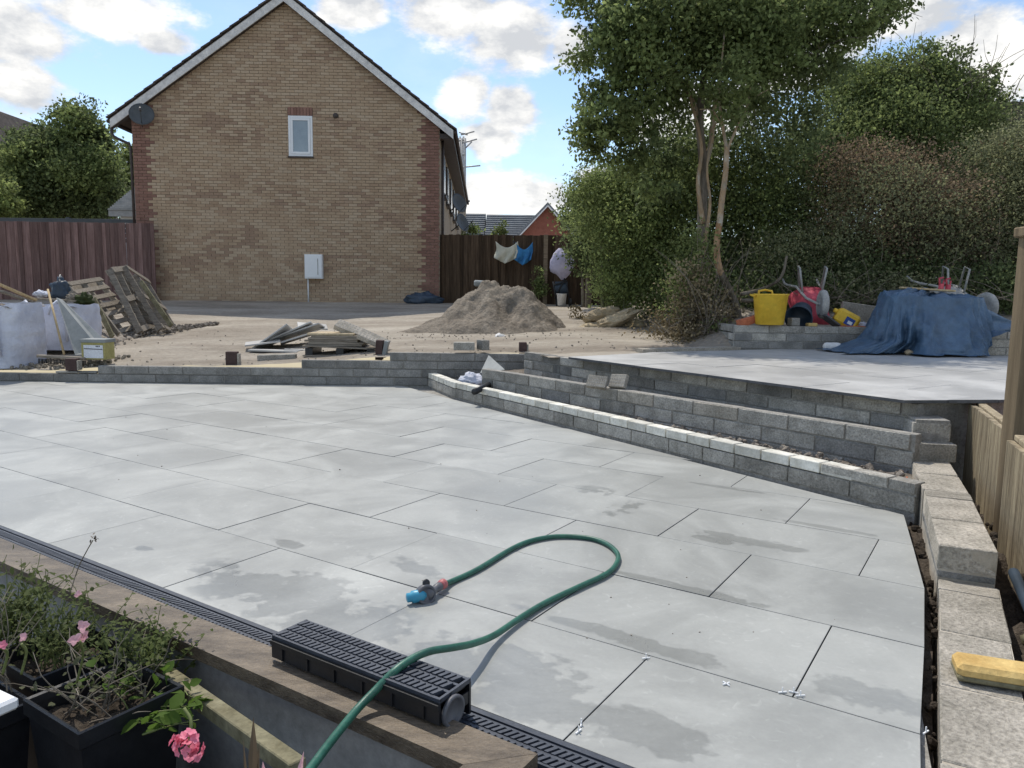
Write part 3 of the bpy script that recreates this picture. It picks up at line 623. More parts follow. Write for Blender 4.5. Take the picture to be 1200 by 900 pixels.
def dish(p, aim, arm_to, label, r=.33):
    t = thing('satellite_dish', label, 'satellite dish', tuple(p)); a = Vector(aim).normalized()
    b = MB(); prof = [(.02, -.07), (r*.4, -.06), (r*.75, -.03), (r, .01), (r*1.0, .02), (r*.75, -.015), (r*.4, -.045), (.02, -.055)]
    b.lathe(p, prof, 24, a); b.build('reflector', 'dish', t)
    b = MB(); b.tube([p-a*.05, Vector(arm_to)], .022, 6); b.build('wall_bracket', 'dish', t)
    b = MB(); b.tube([p-a*.03+Vector((0, 0, -r)), p+a*.42+Vector((0, 0, -.14))], .012, 6); arm = b.build('arm', 'dish', t); b = MB(); b.tube([p+a*.38+Vector((0, 0, -.12)), p+a*.48+Vector((0, 0, -.1))], .03, 8); b.build('receiver', 'nozzle_grey', arm)
dish(atY(166, 134, 19.75), (.35, -.9, .35), hp(.42, 0, 5.62), 'dark satellite dish high on the left corner of the brick gable', .30)
dish(atY(538, 238, 25.5), (.75, -.6, .3), hp(HW, 5.6, 3.9), 'upper satellite dish on the side wall of the brick house', .33)
dish(atY(542, 261, 27.0), (.8, -.5, .3), hp(HW, 7.2, 3.4), 'lower satellite dish on the side wall, just above the dark fence', .33)
# meter cabinet
mt = thing('meter_cabinet', 'white meter cabinet on the gable wall above a thin white pipe', 'meter box', tuple(hp(4.6, 0, 1.5)))
b = MB(); hbox(b, 4.37, 4.83, -.16, -.004, 1.53, 2.16); b.build('cabinet', 'pvc', mt)
b = MB(); hbox(b, 4.395, 4.805, -.178, -.161, 1.56, 2.13); dr = b.build('door', 'pvc', mt); b = MB(); hbox(b, 4.71, 4.725, -.19, -.179, 1.63, 2.05); b.build('hinge', 'steel', dr)
b = MB(); b.tube([hp(4.43, -.05, 1.53), hp(4.43, -.05, .9)], .02, 8); b.build('pipe', 'pvc', mt)
# scaffold far behind the house corner
sc = thing('scaffold_tower', 'distant steel scaffold with poles sticking out past the house eaves', 'scaffold', tuple(atY(541, 260, 38)))
P = lambda u, v, Y=38: atY(u, v, Y)
for u in (537, 541, 545): MB().tube([P(u, 280), P(u, 162)], .05, 6).build('pole', 'steel', sc)
for u in (539, 543): MB().tube([P(u, 280, 40), P(u, 160, 40)], .05, 6).build('pole', 'steel', sc)
for v in (165, 182, 197, 214, 230, 247): b = MB(); b.tube([P(535, v), P(546, v-1)], .045, 6); b.build('ledger', 'steel', sc)
for (u0, v0, u1, v1) in ((540, 158, 556, 154), (540, 168, 559, 163), (545, 174, 553, 166), (542, 196, 563, 194), (538, 155, 548, 158)): MB().tube([P(u0, v0), P(u1, v1)], .035, 6).build('pole', 'steel', sc)
# ------------------------------------------------------------------ far buildings
def gable_house(name, label, cat, u0, u1, v_eave, v_ridge, Y, dep, wallm, roofm, front_gable=False, ww=None):
    t = thing(name, label, cat, tuple(atY((u0+u1)/2, v_eave, Y).xy)+(.9,)); A = atY(u0, v_eave, Y); B = atY(u1, v_eave, Y); zt = atY((u0+u1)/2, v_ridge, Y+(0 if front_gable else dep/2)).z
    x0, x1, ze = A.x, B.x, (A.z+B.z)/2; b = MB()
    if front_gable:
        xm = (x0+x1)/2; pr = [(x0, .6), (x1, .6), (x1, ze), (xm, zt), (x0, ze)]; vs = [(x, Y, z) for x, z in pr]+[(x, Y+dep, z) for x, z in pr]
        b.add(vs, [(0, 1, 2, 3, 4), (9, 8, 7, 6, 5), (0, 5, 6, 1), (1, 6, 7, 2), (2, 7, 8, 3), (3, 8, 9, 4), (4, 9, 5, 0)]); b.build('wall', wallm, t)
        for s_, xe in ((-1, x0), (1, x1)):
            d = Vector((xe-xm, 0, ze-zt)); e = d*1.12; n = Vector((-d.z, 0, d.x)).normalized(); n = n if n.z > 0 else -n
            b = MB(); vs = []
            for y in (Y-.3, Y+dep): vs += [(xm, y, zt+.02), (xm, y, zt+.25), (xm+e.x+n.x*.2, y, zt+e.z+n.z*.2), (xm+e.x, y, zt+e.z+.02)]
            b.add(vs, [(0, 1, 2, 3), (7, 6, 5, 4), (1, 5, 6, 2), (0, 3, 7, 4), (2, 6, 7, 3)]); b.build('roof', roofm, t)
            b = MB(); b.bar((xm, Y-.33, zt+.05), (xm+e.x, Y-.33, zt+e.z+.05), .06, .24, 0, (0, 1, 0)); b.build('bargeboard', 'pvc', t)
    else:
        b.box(((x0+x1)/2, Y+dep/2, (ze+.6)/2), (x1-x0-.4, dep-.6, ze-.6)); b.build('wall', wallm, t)
        b = MB(); vs = [(x0, Y, ze), (x1, Y, ze), (x1, Y+dep/2, zt), (x0, Y+dep/2, zt), (x0, Y+dep, ze), (x1, Y+dep, ze)]
        vs += [(x, y, z-.18) for x, y, z in vs]; b.add(vs, [(0, 1, 2, 3), (3, 2, 5, 4), (0, 3, 9, 6), (1, 7, 8, 2), (0, 6, 7, 1), (9, 3, 4, 10), (2, 8, 11, 5), (6, 9, 8, 7), (9, 10, 11, 8), (4, 5, 11, 10)]); rf = b.build('roof', roofm, t)
        nrow = 16; b = MB()
        for i in range(nrow):
            f0 = i/nrow; y = Y+dep/2*f0; z = ze+(zt-ze)*f0; b.box(((x0+x1)/2, y+.02, z+.03), (x1-x0, .10, .05))
        b.build('tile_course', roofm, rf)
    return t, x0, x1, ze, zt
gable_house('terrace_house', 'long low building with a grey slate roof beyond the dark fence, left part', 'house', 500, 566, 290, 250, 47, 9, 'brickred_far', 'slate')
gable_house('terrace_house', 'long grey slate roof right of the first one, running behind the red gable', 'house', 567, 690, 292, 252, 46, 9, 'brickred_far', 'slate')
gable_house('red_gable_house', 'small bright red brick gable with white bargeboards rising over the fence', 'house', 611, 671, 276, 243, 42, 8, 'brickred_far', 'slate', True)
gable_house('side_house', 'low house with pale grey tiled roof tucked left of the brick gable', 'house', 127, 240, 247, 216, 23.4, 4, 'pvc', 'tile_grey')
gable_house('brown_roof_house', 'brown roofed gable showing behind the big tree at the left edge', 'house', -70, 42, 240, 128, 45, 9, 'brickred_far', 'tile_dark', True)
gable_house('dark_roof_house', 'house with dark tiled roof at the right edge behind the shrubs', 'house', 1150, 1420, 160, 120, 30, 8, 'brickred_far', 'tile_dark')

# ------------------------------------------------------------------ fences
def fence(label, xa, ya, xb, yb, z0, z1, m, bw_=.1, rails=True, cap=None):
    t = thing('board_fence', label, 'fence', (xa, ya, z0)); a = Vector((xa, ya, 0)); bb = Vector((xb, yb, 0)); d = bb-a; L_ = d.length; d.normalize(); n = Vector((-d.y, d.x, 0)); ang = math.atan2(d.y, d.x)
    mes = []
    for i in range(5):
        h = z1-z0+random.uniform(-.012, .012); mes.append(MB().box((0, 0, h/2), (bw_+.008, .016, h), None, 0, .003).mesh('board', m))
    k = 0; x = 0
    while x < L_ and k < 295:
        p = a+d*(x+bw_/2)+n*(.019 if k % 2 else 0); link('board', random.choice(mes), t, loc=(p.x, p.y, z0), rot=(random.uniform(-.006, .006), random.uniform(-.004, .004), ang)); x += bw_+.001; k += 1
    for zr in (z0+.25, z0+(z1-z0)*.85): MB().bar(a+n*.055+Vector((0, 0, zr)), bb+n*.055+Vector((0, 0, zr)), .04, .08).build('rail', m, t)
    x = .0
    while x < L_: p = a+d*x+n*.09; MB().box((p.x, p.y, (z0+z1)/2), (.09, .09, z1-z0+.02), (0, 0, ang)).build('post', m, t); x += 2.4
    return t
fence('purple brown close boarded fence left of the brick house', -15.5, 19.5, -9.28, 19.62, .86, 2.87, 'fence_left')
tr = thing('trellis_fence', 'darker rail fence showing just over the top of the purple brown fence', 'fence', (-13, 20.6, .9))
for k in range(5): MB().box((-12.9, 20.6, 2.98-k*.13+.03), (6.6, .02, .10), None, 0, .003).build('slat', 'dish', tr)
for x in (-16.1, -14, -12, -10): MB().box((x, 20.65, 2), (.09, .09, 2.2)).build('post', 'dish', tr)
rf_ = fence('dark brown close boarded fence between the house and the trees', -1.93, 20.45, 6.4, 20.0, .86, 2.74, 'fence_right')
MB().box((.85+.0, 20.22, 1.82), (.11, .07, 1.86)).build('post', 'timber_old', rf_)

def cloth(name, m, label, cat, u0, u1, v0, v1, Y, sag=.3, group=None, n=14):
    b = MB()
    def f(s_, t_):
        edge = v0+(v1-v0)*(.15+.55*math.sin(math.pi*s_)) if False else v0
        u = u0+(u1-u0)*(s_+.08*math.sin(t_*5)*(t_)); top = v0+sag*(v1-v0)*math.sin(math.pi*s_)*.8; bot = v1-(v1-v0)*.25*abs(s_-.5)*2
        p = atY(u, top+(bot-top)*t_, Y); p.y += .06*math.sin(s_*14+t_*3)*t_+.03*math.sin(s_*31)*t_-.05; return p
    b.grid(f, n, n); o = b.build(name, m, None, label, None, cat, group); md = o.modifiers.new('s', 'SOLIDIFY'); md.thickness = .012; return o
cloth('hung_cloth', 'cream_cloth', 'cream cloth pegged over the top of the dark fence', 'cloth', 581, 607, 283, 309, 20.1, .35)
cloth('hung_cloth', 'blue_cloth', 'bright blue cloth hanging next to the cream one on the dark fence', 'cloth', 604, 624, 284, 311, 20.1, .4)
# lilac covered thing and pushchair with a white tub
def blob(b, c, r, seed, mi=0, n=18, rough=.25, fr=1.6, flat=None):
    c = Vector(c)
    def f(s_, t_):
        th = s_*2*math.pi; ph = t_*math.pi; d = Vector((math.cos(th)*math.sin(ph), math.sin(th)*math.sin(ph), math.cos(ph))); k = 1+rough*noise.fractal(d*fr+Vector((seed, 0, 0)), 1, 2, 4)
        p = Vector((d.x*r[0]*k, d.y*r[1]*k, d.z*r[2]*k)); 
        if flat is not None and p.z < flat: p.z = flat
        return c+p
    b.grid(f, n, n//2+2, mi); return b
b = MB(); blob(b, atY(658, 309, 19.7), (.30, .18, .36), 4, 0, 20, .22); b.build('covered_bundle', 'lilac_cloth', None, 'lilac plastic covered bundle hanging against the right end of the dark fence', None, 'bundle')
pc = thing('pushchair', 'dark folded pushchair frame standing under the lilac bundle', 'pushchair', tuple(atY(656, 357, 19.6)))
Pp = lambda u, v, Y=19.6: atY(u, v, Y)
for k, (a_, c_) in enumerate((((648, 330), (653, 357)), ((663, 328), (668, 356)), ((649, 334), (664, 330)), ((651, 345), (667, 343)), ((662, 326), (650, 350)))): MB().tube([Pp(*a_), Pp(*c_)], .02, 6).build('frame_tube', 'black_plastic', pc)
for (u, v) in ((653, 355), (668, 354)): MB().lathe(Pp(u, v), [(.02, -.02), (.10, -.02), (.10, .02), (.02, .02)], 14, (1, .2, 0)).build('wheel', 'rubber', pc)
b = MB(); b.grid(lambda s_, t_: Pp(650+15*s_, 330+16*t_, 19.65)+Vector((0, -.05*math.sin(math.pi*t_), 0)), 6, 6); b.build('seat_cloth', 'navy', pc)
b = MB(); p = Pp(658, 358, 19.3); b.lathe(p, [(.10, 0), (.125, .28), (.135, .29), (.135, .30), (.12, .30), (.10, .03)], 18); b.build('white_tub', 'offwhite', None, 'white plastic tub standing in front of the pushchair', None, 'tub')
b = MB(); blob(b, hp(7.5, -.35, 1.0), (.48, .25, .20), 8, 0, 24, .35, 2.2, -.1); b.build('rubbish_sack', 'navy', None, 'dark blue plastic sack slumped at the foot of the red brick corner', None, 'sack')
b = MB(); p = atY(564, 336, 14.2); b.box(p+Vector((0, 0, -.02)), (.26, .3, .12), (0, 0, .2), 0, .02); 
# ------------------------------------------------------------------ sand heap
def heap(cx, cy, rx, ry, h, seed, u, v):
    th = u*2*math.pi; r = v**.8; x = cx+rx*r*math.cos(th); y = cy+ry*r*math.sin(th); pr = (1-r**1.35)
    rid = .16*fbm(x*1.5, y*1.5, seed)+.10*abs(fbm(x*3.0, y*3.0, seed+3))-.04; z = h*pr*(1+.0)+rid*min(1, pr*4)*h*1.1+.02*fbm(x*8, y*8, seed)*min(1, pr*5)
    return (x, y, max(z, 0)+yardz(x, y)-.03 if r < .999 else yardz(x, y)-.06)
def heap_fn(x, y):
    z = 0
    for (cx, cy, rx, ry, h) in ((-.28, 13.3, 1.35, 1.15, .82), (-.62, 13.2, .85, .9, .60), (.35, 13.4, .85, .8, .50), (-1.35, 13.0, .75, .7, .30), (-1.75, 12.9, .6, .5, .15)):
        d = math.hypot((x-cx)/rx, (y-cy)/ry); z = max(z, h*max(0, 1-d)*(1.0 if d > .22 else 1.0-.12*(1-d/.22)) if d > .0 else h) if True else z
    return z
b = MB()
def hf(u, v):
    x, y = -2.9+4.4*u, 11.7+3.0*v; acc = 0; wx = x+.10*fbm(x*2, y*2, 31); wy = y+.10*fbm(x*2, y*2, 47)
    for (cx, cy, rx, ry, h) in ((-.45, 13.4, 1.0, 1.2, .94), (-.05, 13.4, 1.0, 1.1, .90), (-1.15, 13.1, .62, .75, .30), (-1.55, 12.9, .5, .4, .13), (-.75, 12.75, .62, .55, .38), (.30, 12.8, .55, .5, .32), (-.1, 12.55, .42, .4, .24)):
        d = math.hypot((wx-cx)/rx, (wy-cy)/ry); acc = max(acc, h*max(0, 1-(d*d+.02)**.62+.02))
    scoop = .46*math.exp(-(((x+.02)/.26)**2+((y-12.85)/.30)**2))+.34*math.exp(-(((x+.62)/.2)**2+((y-12.9)/.4)**2))
    n_ = .45*fbm(x*2.2, y*2.2, 5)-.35*abs(fbm(x*3.5, y*3.5, 7)); z = acc*(1+.40*n_-scoop*.9)+.030*fbm(x*10, y*10, 2)*min(1, acc*8)
    return (x, y, yardz(x, y)-.035+z*.96)
b.grid(hf, 150, 110); b.build('sand_heap', 'sand', None, 'large lumpy heap of brown building sand in the middle of the yard', None, 'sand heap')
b = MB(); b.box((-.56, 13.6, 1.37), (.28, .2, .10), (.1, .05, .1), 0, .02); b.build('cement_float', 'grey_board', None, 'small grey plastic box lying on the crest of the sand heap', None, 'box')
b = MB()
for i in range(120):
    x = random.gauss(-1.0, 1.1); y = random.gauss(12.0, .35); s_ = random.uniform(.006, .022); b.box((x, y, yardz(x, y)+s_*.3+.02*fbm(x*.7, y*1.1)), (s_*1.4, s_, s_*.8), (random.random()*3, random.random()*3, random.random()*3), 0, s_*.2)
b.build('loose_stones', 'chip', kind='stuff'); b = MB()
for i in range(1700):
    t = random.random(); t = t**1.5; x = -7.2+1.45*t+random.gauss(0, .24*(1.1-t)); y = 12.2+2.5*t+random.gauss(0, .35*(1.15-t)); s_ = random.uniform(.010, .036)*random.choice((1, 1, 1.6)); b.box((x, y, yardz(x, y)+s_*.3+random.random()*.04), (s_*1.4, s_, s_*.8), (random.random()*3, random.random()*3, random.random()*3), 0, s_*.2)
b.build('rubble_spill', 'rubble', kind='stuff'); b = MB()
for i in range(260):
    x = random.uniform(-8, 1.5); y = 9.8+random.random()**2*4; s_ = random.uniform(.006, .02); b.box((x, y, yardz(x, y)+ruts(x, y)+s_*.3), (s_*1.4, s_, s_*.8), (random.random()*3, random.random()*3, random.random()*3))
for i in range(500):
    x = random.uniform(-8, -5.4); y = random.uniform(9.78, 10.6); s_ = random.uniform(.015, .05); b.box((x, y, yardz(x, y)+s_*.4), (s_*1.4, s_, s_*.8), (random.random()*3, random.random()*3, random.random()*3), 0, s_*.2)
b.build('loose_stones', 'chip', kind='stuff')
# boulders
for (u0, v0, u1, v1, Y, th, lb) in ((703, 383, 742, 366, 13.1, .11, 'long pale stone slab lying aslant on top of the stone pile'), (691, 372, 722, 366, 13.4, .13, 'rounded yellow stone at the back of the small pile'), (682, 385, 712, 382, 13.3, .09, 'low flat yellow stone at the left of the pile'), (722, 384, 752, 380, 13.4, .13, 'grey brown stone at the right of the pile, against the hedge')):
    A, B = atY(u0, v0, Y), atY(u1, v1, Y); c_ = (A+B)/2; b = MB(); L_ = (B-A).length/2+.08; ang = math.atan2(B.z-A.z, B.x-A.x)
    blob(b, (0, 0, 0), (L_, .18, th), u0, 0, 22, .30, 1.8); b.v = [tuple(Matrix.Rotation(-ang, 3, 'Y') @ Vector(q)+c_) for q in b.v]
    o = b.build('boulder', 'stone', None, lb, None, 'stone', 'pale stones piled by the hedge')
    for p_ in o.data.polygons: p_.use_smooth = False
# ------------------------------------------------------------------ things on and behind the back wall
for (u, v0, v1, Y, x, lb) in ((85.5, 434, 420, 9.7, .14, 'dark brown square stub standing on the low left end of the back wall'), (272.5, 428, 412, 9.85, .145, 'dark brown stub between the bags and the slab pile, on the back wall'), (612.5, 414, 401, 9.9, .10, 'small dark brown stub near the top of the steps')):
    p = atY(u, v0, Y); q = atY(u, v1, Y); b = MB(); b.box((p.x, Y, (p.z+q.z)/2), (x, .1, q.z-p.z), (0, 0, .05), 0, .004); b.box((p.x+x/2+.012, Y+.01, (p.z+q.z)/2-.01), (.022, .1, q.z-p.z-.03), (0, 0, .05), 1, .003); b.build('post_stub', ['brown_stub', 'concrete_light'], None, lb, None, 'post stub', 'dark brown stubs on the back wall')
for (u, v, w_, h_, lb, rz) in ((544, 410, .27, .10, 'concrete block offcut lying flat on the sandy ground behind the back wall', .05), (566, 410, .10, .13, 'small concrete offcut standing on edge right of the flat one', .5)):
    p = atZ(u, v, .47); MB().box((p.x, p.y, .47+h_/2), (w_, .18, h_), (0, 0, rz), 0, .005).build('block_offcut', 'concrete', None, lb, None, 'concrete block')
b = MB(); blob(b, atY(586, 396, 11.9), (.085, .06, .06), 3, 0, 18, .5, 2.5); b.build('crumpled_cup', 'offwhite', None, 'crumpled white cup on the ground before the sand heap', None, 'litter')
# slab pile
def board(p, sz, rot, m, name, label, cat, group=None, ch=.002): return MB().box(p, sz, rot, 0, ch).build(name, m, None, label, None, cat, group)
bp = lambda u, v, Y: atY(u, v, Y)
pile = [((308, 401, 11.2), (.50, .40, .022), (.05, -.12, .3), 'grey paving offcut, lowest and leftmost of the leaning pile'), ((320, 397, 11.35), (.62, .50, .022), (-.25, -.62, .25), 'long grey slab leaning steeply, left side of the pile'), ((338, 392, 11.5), (.80, .45, .022), (-.2, -.42, .2), 'pale slab sliding over its neighbour near the top of the pile'),
        ((352, 390, 11.6), (.70, .5, .022), (-.18, -.34, .1), 'grey slab in the middle of the leaning pile'), ((366, 382, 11.9), (.45, .5, .022), (.1, .08, .3), 'nearly level grey slab at the top of the pile'), ((350, 396, 11.4), (.55, .4, .022), (-.15, -.30, .35), 'dark edged slab under the middle of the pile')]
for (p, sz, rt, lb) in pile: board(bp(*p), sz, rt, 'slab_up', 'paving_offcut', lb, 'paving slab', 'leftover paving slabs in the pile')
for (p, sz, rt, lb) in (((322, 411, 10.9), (.72, .20, .025), (.0, .02, -.05), 'thin grey slab strip lying flat in front of the slab pile'), ((352, 410, 11.0), (.45, .16, .02), (0, .03, .2), 'short thin slab strip beside the plank stack')): board(bp(*p), sz, rt, 'slab_up', 'paving_offcut', lb, 'paving slab')
p = bp(325, 418.5, 10.15); board((p.x, p.y, .235+.055), (.50, .14, .11), (0, -.03, .12), 'concrete', 'concrete_beam', 'grey concrete block lying behind the wall beside a brown stub', 'concrete block', ch=.005)
# pallet with packs
pb = thing('pallet_pack', 'low dark pallet carrying a layered pack of pale tiles behind the back wall', 'pallet', tuple(bp(400, 414, 10.5)))
p0 = bp(402, 414, 10.4)
for k in range(6): MB().box((p0.x+.0+.04*math.sin(k*2.1)-.1, p0.y+.1, .47+.0+k*.030), (.78-.03*k, .5, .027), (0, 0, .02*math.sin(k)), 0, .002).build('tile_layer', 'timber_grey' if k < 5 else 'stone', pb)
MB().box((p0.x-.02, p0.y+.1, .445), (.98, .6, .02), (0, .03, 0), 0, .002).build('top_deck', 'timber_grey', pb)
for dx in (-.42, 0, .42): MB().box((p0.x+dx, p0.y+.05, .38), (.10, .5, .10)).build('bearer', 'black_plastic', pb)
for k in range(3): MB().box((p0.x-.02, p0.y-.2+k*.22, .33), (.95, .09, .018)).build('bottom_board', 'timber_grey', pb)
def perforated(p, rot, label, sz=(.44, .215, .065)):
    t = thing('perforated_block', label, 'perforated brick', tuple(p)); r = Euler(rot).to_matrix(); b = MB(); b.box(p, sz, r, 0, .004); b.build('body', 'concrete_light', t)
    b = MB()
    for i in range(9):
        for j in range(4): b.box(Vector(p)+r @ Vector((-sz[0]/2+sz[0]*(i+.5)/9, -sz[1]/2+sz[1]*(j+.5)/4, sz[2]/2+.0005)), (sz[0]/9*.55, sz[1]/4*.55, .002), r)
    b.build('core_holes', 'mortar', t, kind='stuff')
perforated(bp(411, 386.5, 10.5), (.35, .38, .0), 'left perforated block leaning on the tile pack', (.42, .24, .07)); perforated(bp(438, 398, 10.3), (.35, .42, .05), 'right perforated block sliding off the tile pack', (.42, .24, .07))
board(bp(445, 410, 10.0), (.09, .14, .26), (0, .05, 0), 'brown_stub', 'post_stub', 'brown stub propping the right end of the tile pack', 'post stub', ch=.004)
board(bp(452, 409, 10.0), (.05, .14, .22), (0, .2, 0), 'grey_board', 'grey_offcut', 'light grey offcut leaning beside the brown prop', 'offcut', ch=.003)
# steps clutter
b = MB(); blob(b, bp(553, 446, 8.95)+Vector((0, 0, -.02)), (.16, .12, .10), 9, 0, 26, .55, 2.6); o = b.build('crumpled_bag', 'white_bag', None, 'crumpled pale plastic bag lying on the lowest tread', None, 'bag')
b = MB(); b.tube([atZ(556, 459, .16), atZ(575, 450, .17)], .035, 12); b.build('pipe_offcut', 'black_plastic', None, 'short black pipe offcut on the lowest tread', None, 'pipe')
b = MB(); T = [bp(563, 438, 9.0), bp(592, 434, 8.9), bp(573, 417, 9.3)]; n_ = (T[1]-T[0]).cross(T[2]-T[0]).normalized()*.012; b.add(T+[q+n_ for q in T], [(0, 1, 2), (5, 4, 3), (0, 3, 4, 1), (1, 4, 5, 2), (2, 5, 3, 0)]); b.build('slab_triangle', 'grey_board', None, 'triangular pale offcut leaning in the corner of the steps', None, 'offcut')
q_ = atZ(703, 453, .36); perforated(q_+Vector((-.02, .04, .035)), (.95, .05, -.45), 'left perforated offcut resting on the middle step wall', (.19, .12, .045)); q_ = atZ(724, 453, .36); perforated(q_+Vector((.01, .02, .045)), (1.05, -.06, -.7), 'right perforated offcut tipped up on the middle step wall', (.17, .13, .05))
b = MB(); b.tube([bp(1051, 570, 4.28), bp(1063, 559, 4.4)], .004, 6); b.tube([bp(1063, 559, 4.4), bp(1066, 573, 4.35)], .004, 6); b.build('wire_peg', 'redbrick', None, 'bent orange wire peg on the end of the lowest step', None, 'wire peg')
# ------------------------------------------------------------------ left corner: bulk bags, sheet, broom, pallets
def bulk_bag(c, sx, sy, sz, label, seed, m='white_bag'):
    t = thing('bulk_bag', label, 'bulk bag', c); b = MB(); c = Vector(c)
    def f(s_, t_):
        th = s_*2*math.pi; e = .42; cs, sn = math.cos(th), math.sin(th); px = math.copysign(abs(cs)**e, cs); py = math.copysign(abs(sn)**e, sn)
        k = 1+.06*math.sin(math.pi*t_)+.018*fbm(px*1.5+seed, py*1.5, t_*1.2)-.020*abs(fbm(px*2.2+t_*2.2, py*2.2-t_*2, seed, 2))+.007*math.sin(22*t_+px*14+4*fbm(px*2, t_*2, seed))
        return c+Vector((px*sx/2*k, py*sy/2*k, sz*t_*(1+.05*fbm(px+seed, py, 3)*t_)))
    b.grid(f, 72, 34); b.build('bag_body', m, t)
    b = MB(); b.grid(lambda u, v: c+Vector(((u-.5)*sx*.97, (v-.5)*sy*.97, sz*(.96+.07*fbm(u*3+seed, v*3)))), 24, 24); b.build('contents', 'rubble', t)
    for dx in (-.36, .36):
        b = MB(); b.tube([c+Vector((dx*sx, -sy*.52, sz*.2)), c+Vector((dx*sx, -sy*.56, sz*.6)), c+Vector((dx*sx*.98, -sy*.53, sz*1.02)), c+Vector((dx*sx*.7, -sy*.55, sz*1.08)), c+Vector((dx*sx*.45, -sy*.6, sz*.95)), c+Vector((dx*sx*.35, -sy*.6, sz*.78))], [.02]*6, 6); b.build('lifting_strap', 'white_bag', t)
bulk_bag((-6.98, 10.15, .15), .98, .85, .84, 'full white woven bulk bag at the left edge, behind the wall', 1); bulk_bag((-6.80, 11.35, .30), .90, .8, .66, 'second white bulk bag, half hidden by the grey sheet', 6)
b = MB(); T = [bp(66, 349, 10.5), bp(72, 351, 10.55), bp(119, 396, 10.35), bp(124, 400, 10.2), bp(120, 414, 10.0), bp(88, 416, 10.0)]; n_ = Vector((.1, .99, .1))*.015; b.add(T+[q+n_ for q in T], [tuple(range(6)), tuple(range(11, 5, -1))]+[(i, i+6, (i+1) % 6+6, (i+1) % 6) for i in range(6)]); b.build('sheet_offcut', 'grey_board', None, 'grey triangular sheet propped against the second bulk bag', None, 'board')
br = thing('broom', 'wooden broom leaning head down against the white bag', 'broom', tuple(bp(74, 414, 9.85)))
MB().tube([bp(56, 339, 10.3), bp(75, 415, 9.85)], .014, 8).build('handle', 'timber_new', br)
MB().bar(bp(44, 417, 9.85), bp(101, 420, 9.85), .07, .035, 0, (0, 0, 1), .008).build('head', 'timber_grey', br)
b = MB(); 
for i in range(60): q = bp(45+i*.95, 420+i*.05, 9.85); b.tube([q, q+Vector((random.uniform(-.01, .01), -.01, -.06))], .004, 4)
b.build('bristles', 'black_plastic', br, kind='stuff')
bx = thing('carton', 'small yellow and grey carton with a white label beside the grey sheet', 'carton', tuple(bp(115, 420, 9.95)))
p = bp(115, 410, 9.95); MB().box(p, (.32, .22, .24), (0, 0, -.06), 0, .004).build('carton_body', 'box_card', bx); MB().box(p+Vector((0, -.0, .125)), (.345, .25, .045), (0, 0, -.06), 0, .004).build('lid', 'grey_board', bx)
lb_ = MB().box(p+Vector((.0, -.116, -.015)), (.26, .006, .17), (0, 0, -.06)).build('label_panel', 'label_white', bx); MB().box(p+Vector((.0, -.120, .02)), (.25, .003, .012), (0, .03, -.06)).build('dark_band', 'nozzle_grey', lb_)
b = MB()
for i in range(4): b.box(p+Vector((.045+i*.02, -.1235, .055)), (.013, .003, .018), (0, 0, -.06))
b.build('print_marks', 'black_plastic', lb_)
for (pts, w_, m, lb) in ((((-6, 331, 10.9), (42, 352, 11.3)), .12, 'timber_new', 'pale plank lying over rubbish behind the first bulk bag'), (((0, 341, 10.7), (40, 355, 11.2)), .1, 'timber_grey', 'grey plank under the pale one behind the bag'), (((40, 350, 11.4), (95, 353, 11.6)), .12, 'timber_grey', 'grey plank end between the bag and the pallets')):
    MB().bar(bp(*pts[0]), bp(*pts[1]), w_, .03, 0, (0, 0, 1), .003).build('plank', m, None, lb, None, 'plank')
for (u, v, Y, r, m, seed, lb, cat) in ((70, 342, 11.9, (.13, .12, .17), 'navy', 2, 'dark blue grey torn sack on the rubbish heap', 'sack'), (98, 352, 11.6, (.12, .11, .09), 'leaf_dark', 5, 'green net bundle on the rubbish heap', 'netting'), (84, 349, 11.6, (.08, .07, .06), 'timber_grey', 7, 'brownish crumpled rubbish beside the green net', 'rubbish'), (48, 345, 11.6, (.10, .08, .05), 'white_bag', 3, 'small torn plastic scrap on the rubbish behind the bag', 'rubbish')):
    b = MB(); blob(b, bp(u, v, Y), r, seed, 0, 26, .6, 2.4); b.build('rubbish_bundle', m, None, lb, None, cat)
b = MB(); b.grid(lambda u, v: (-8.9+2.5*u, 11.2+2.0*v, yardz(-8.9+2.5*u, 11.2+2*v)-.03+.62*math.sin(math.pi*min(1, u*1.0))**.5*math.sin(math.pi*v)*(1-u*.55)*(1+.45*fbm(u*7, v*7, 2))), 60, 40); b.build('rubble_heap', 'rubble', kind='stuff')
def pallet(A, B, C_, label, seed):
    """A upper-left corner, B foot below it along the stringers, C the other end across"""
    t = thing('pallet', label, 'pallet', tuple(B), 'old wooden pallets leaning in a row'); A, B, C_ = Vector(A), Vector(B), Vector(C_); e1 = (B-A); e2 = (C_-A); n = e1.cross(e2).normalized()
    if n.y > 0: n = -n
    for k in range(3):
        o_ = e2*(k/2*.94+.03); MB().bar(A+o_-n*.06, B+o_-n*.06, .10, .04, 0, n.cross(e1.normalized()), .003).build('stringer', 'timber_grey', t)
    for k in range(7):
        o_ = e1*(k/6*.94+.03); MB().bar(A+o_, A+o_+e2, .10, .018, 0, n, .002).build('top_board', 'timber_grey', t)
    for k in range(3):
        o_ = e1*(k/2*.94+.03); MB().bar(A+o_-n*.12, A+o_+e2-n*.12, .10, .018, 0, n, .002).build('bottom_board', 'timber_grey', t)
pallet(bp(79, 331, 13.2), bp(128, 394, 12.5), bp(118, 325, 14.2), 'leftmost pallet, its slats in a fan behind the green net', 1)
pallet(bp(124, 318, 13.4), bp(160, 392, 12.9), bp(141, 316, 14.2), 'middle pallet leaning back between the other two', 2)
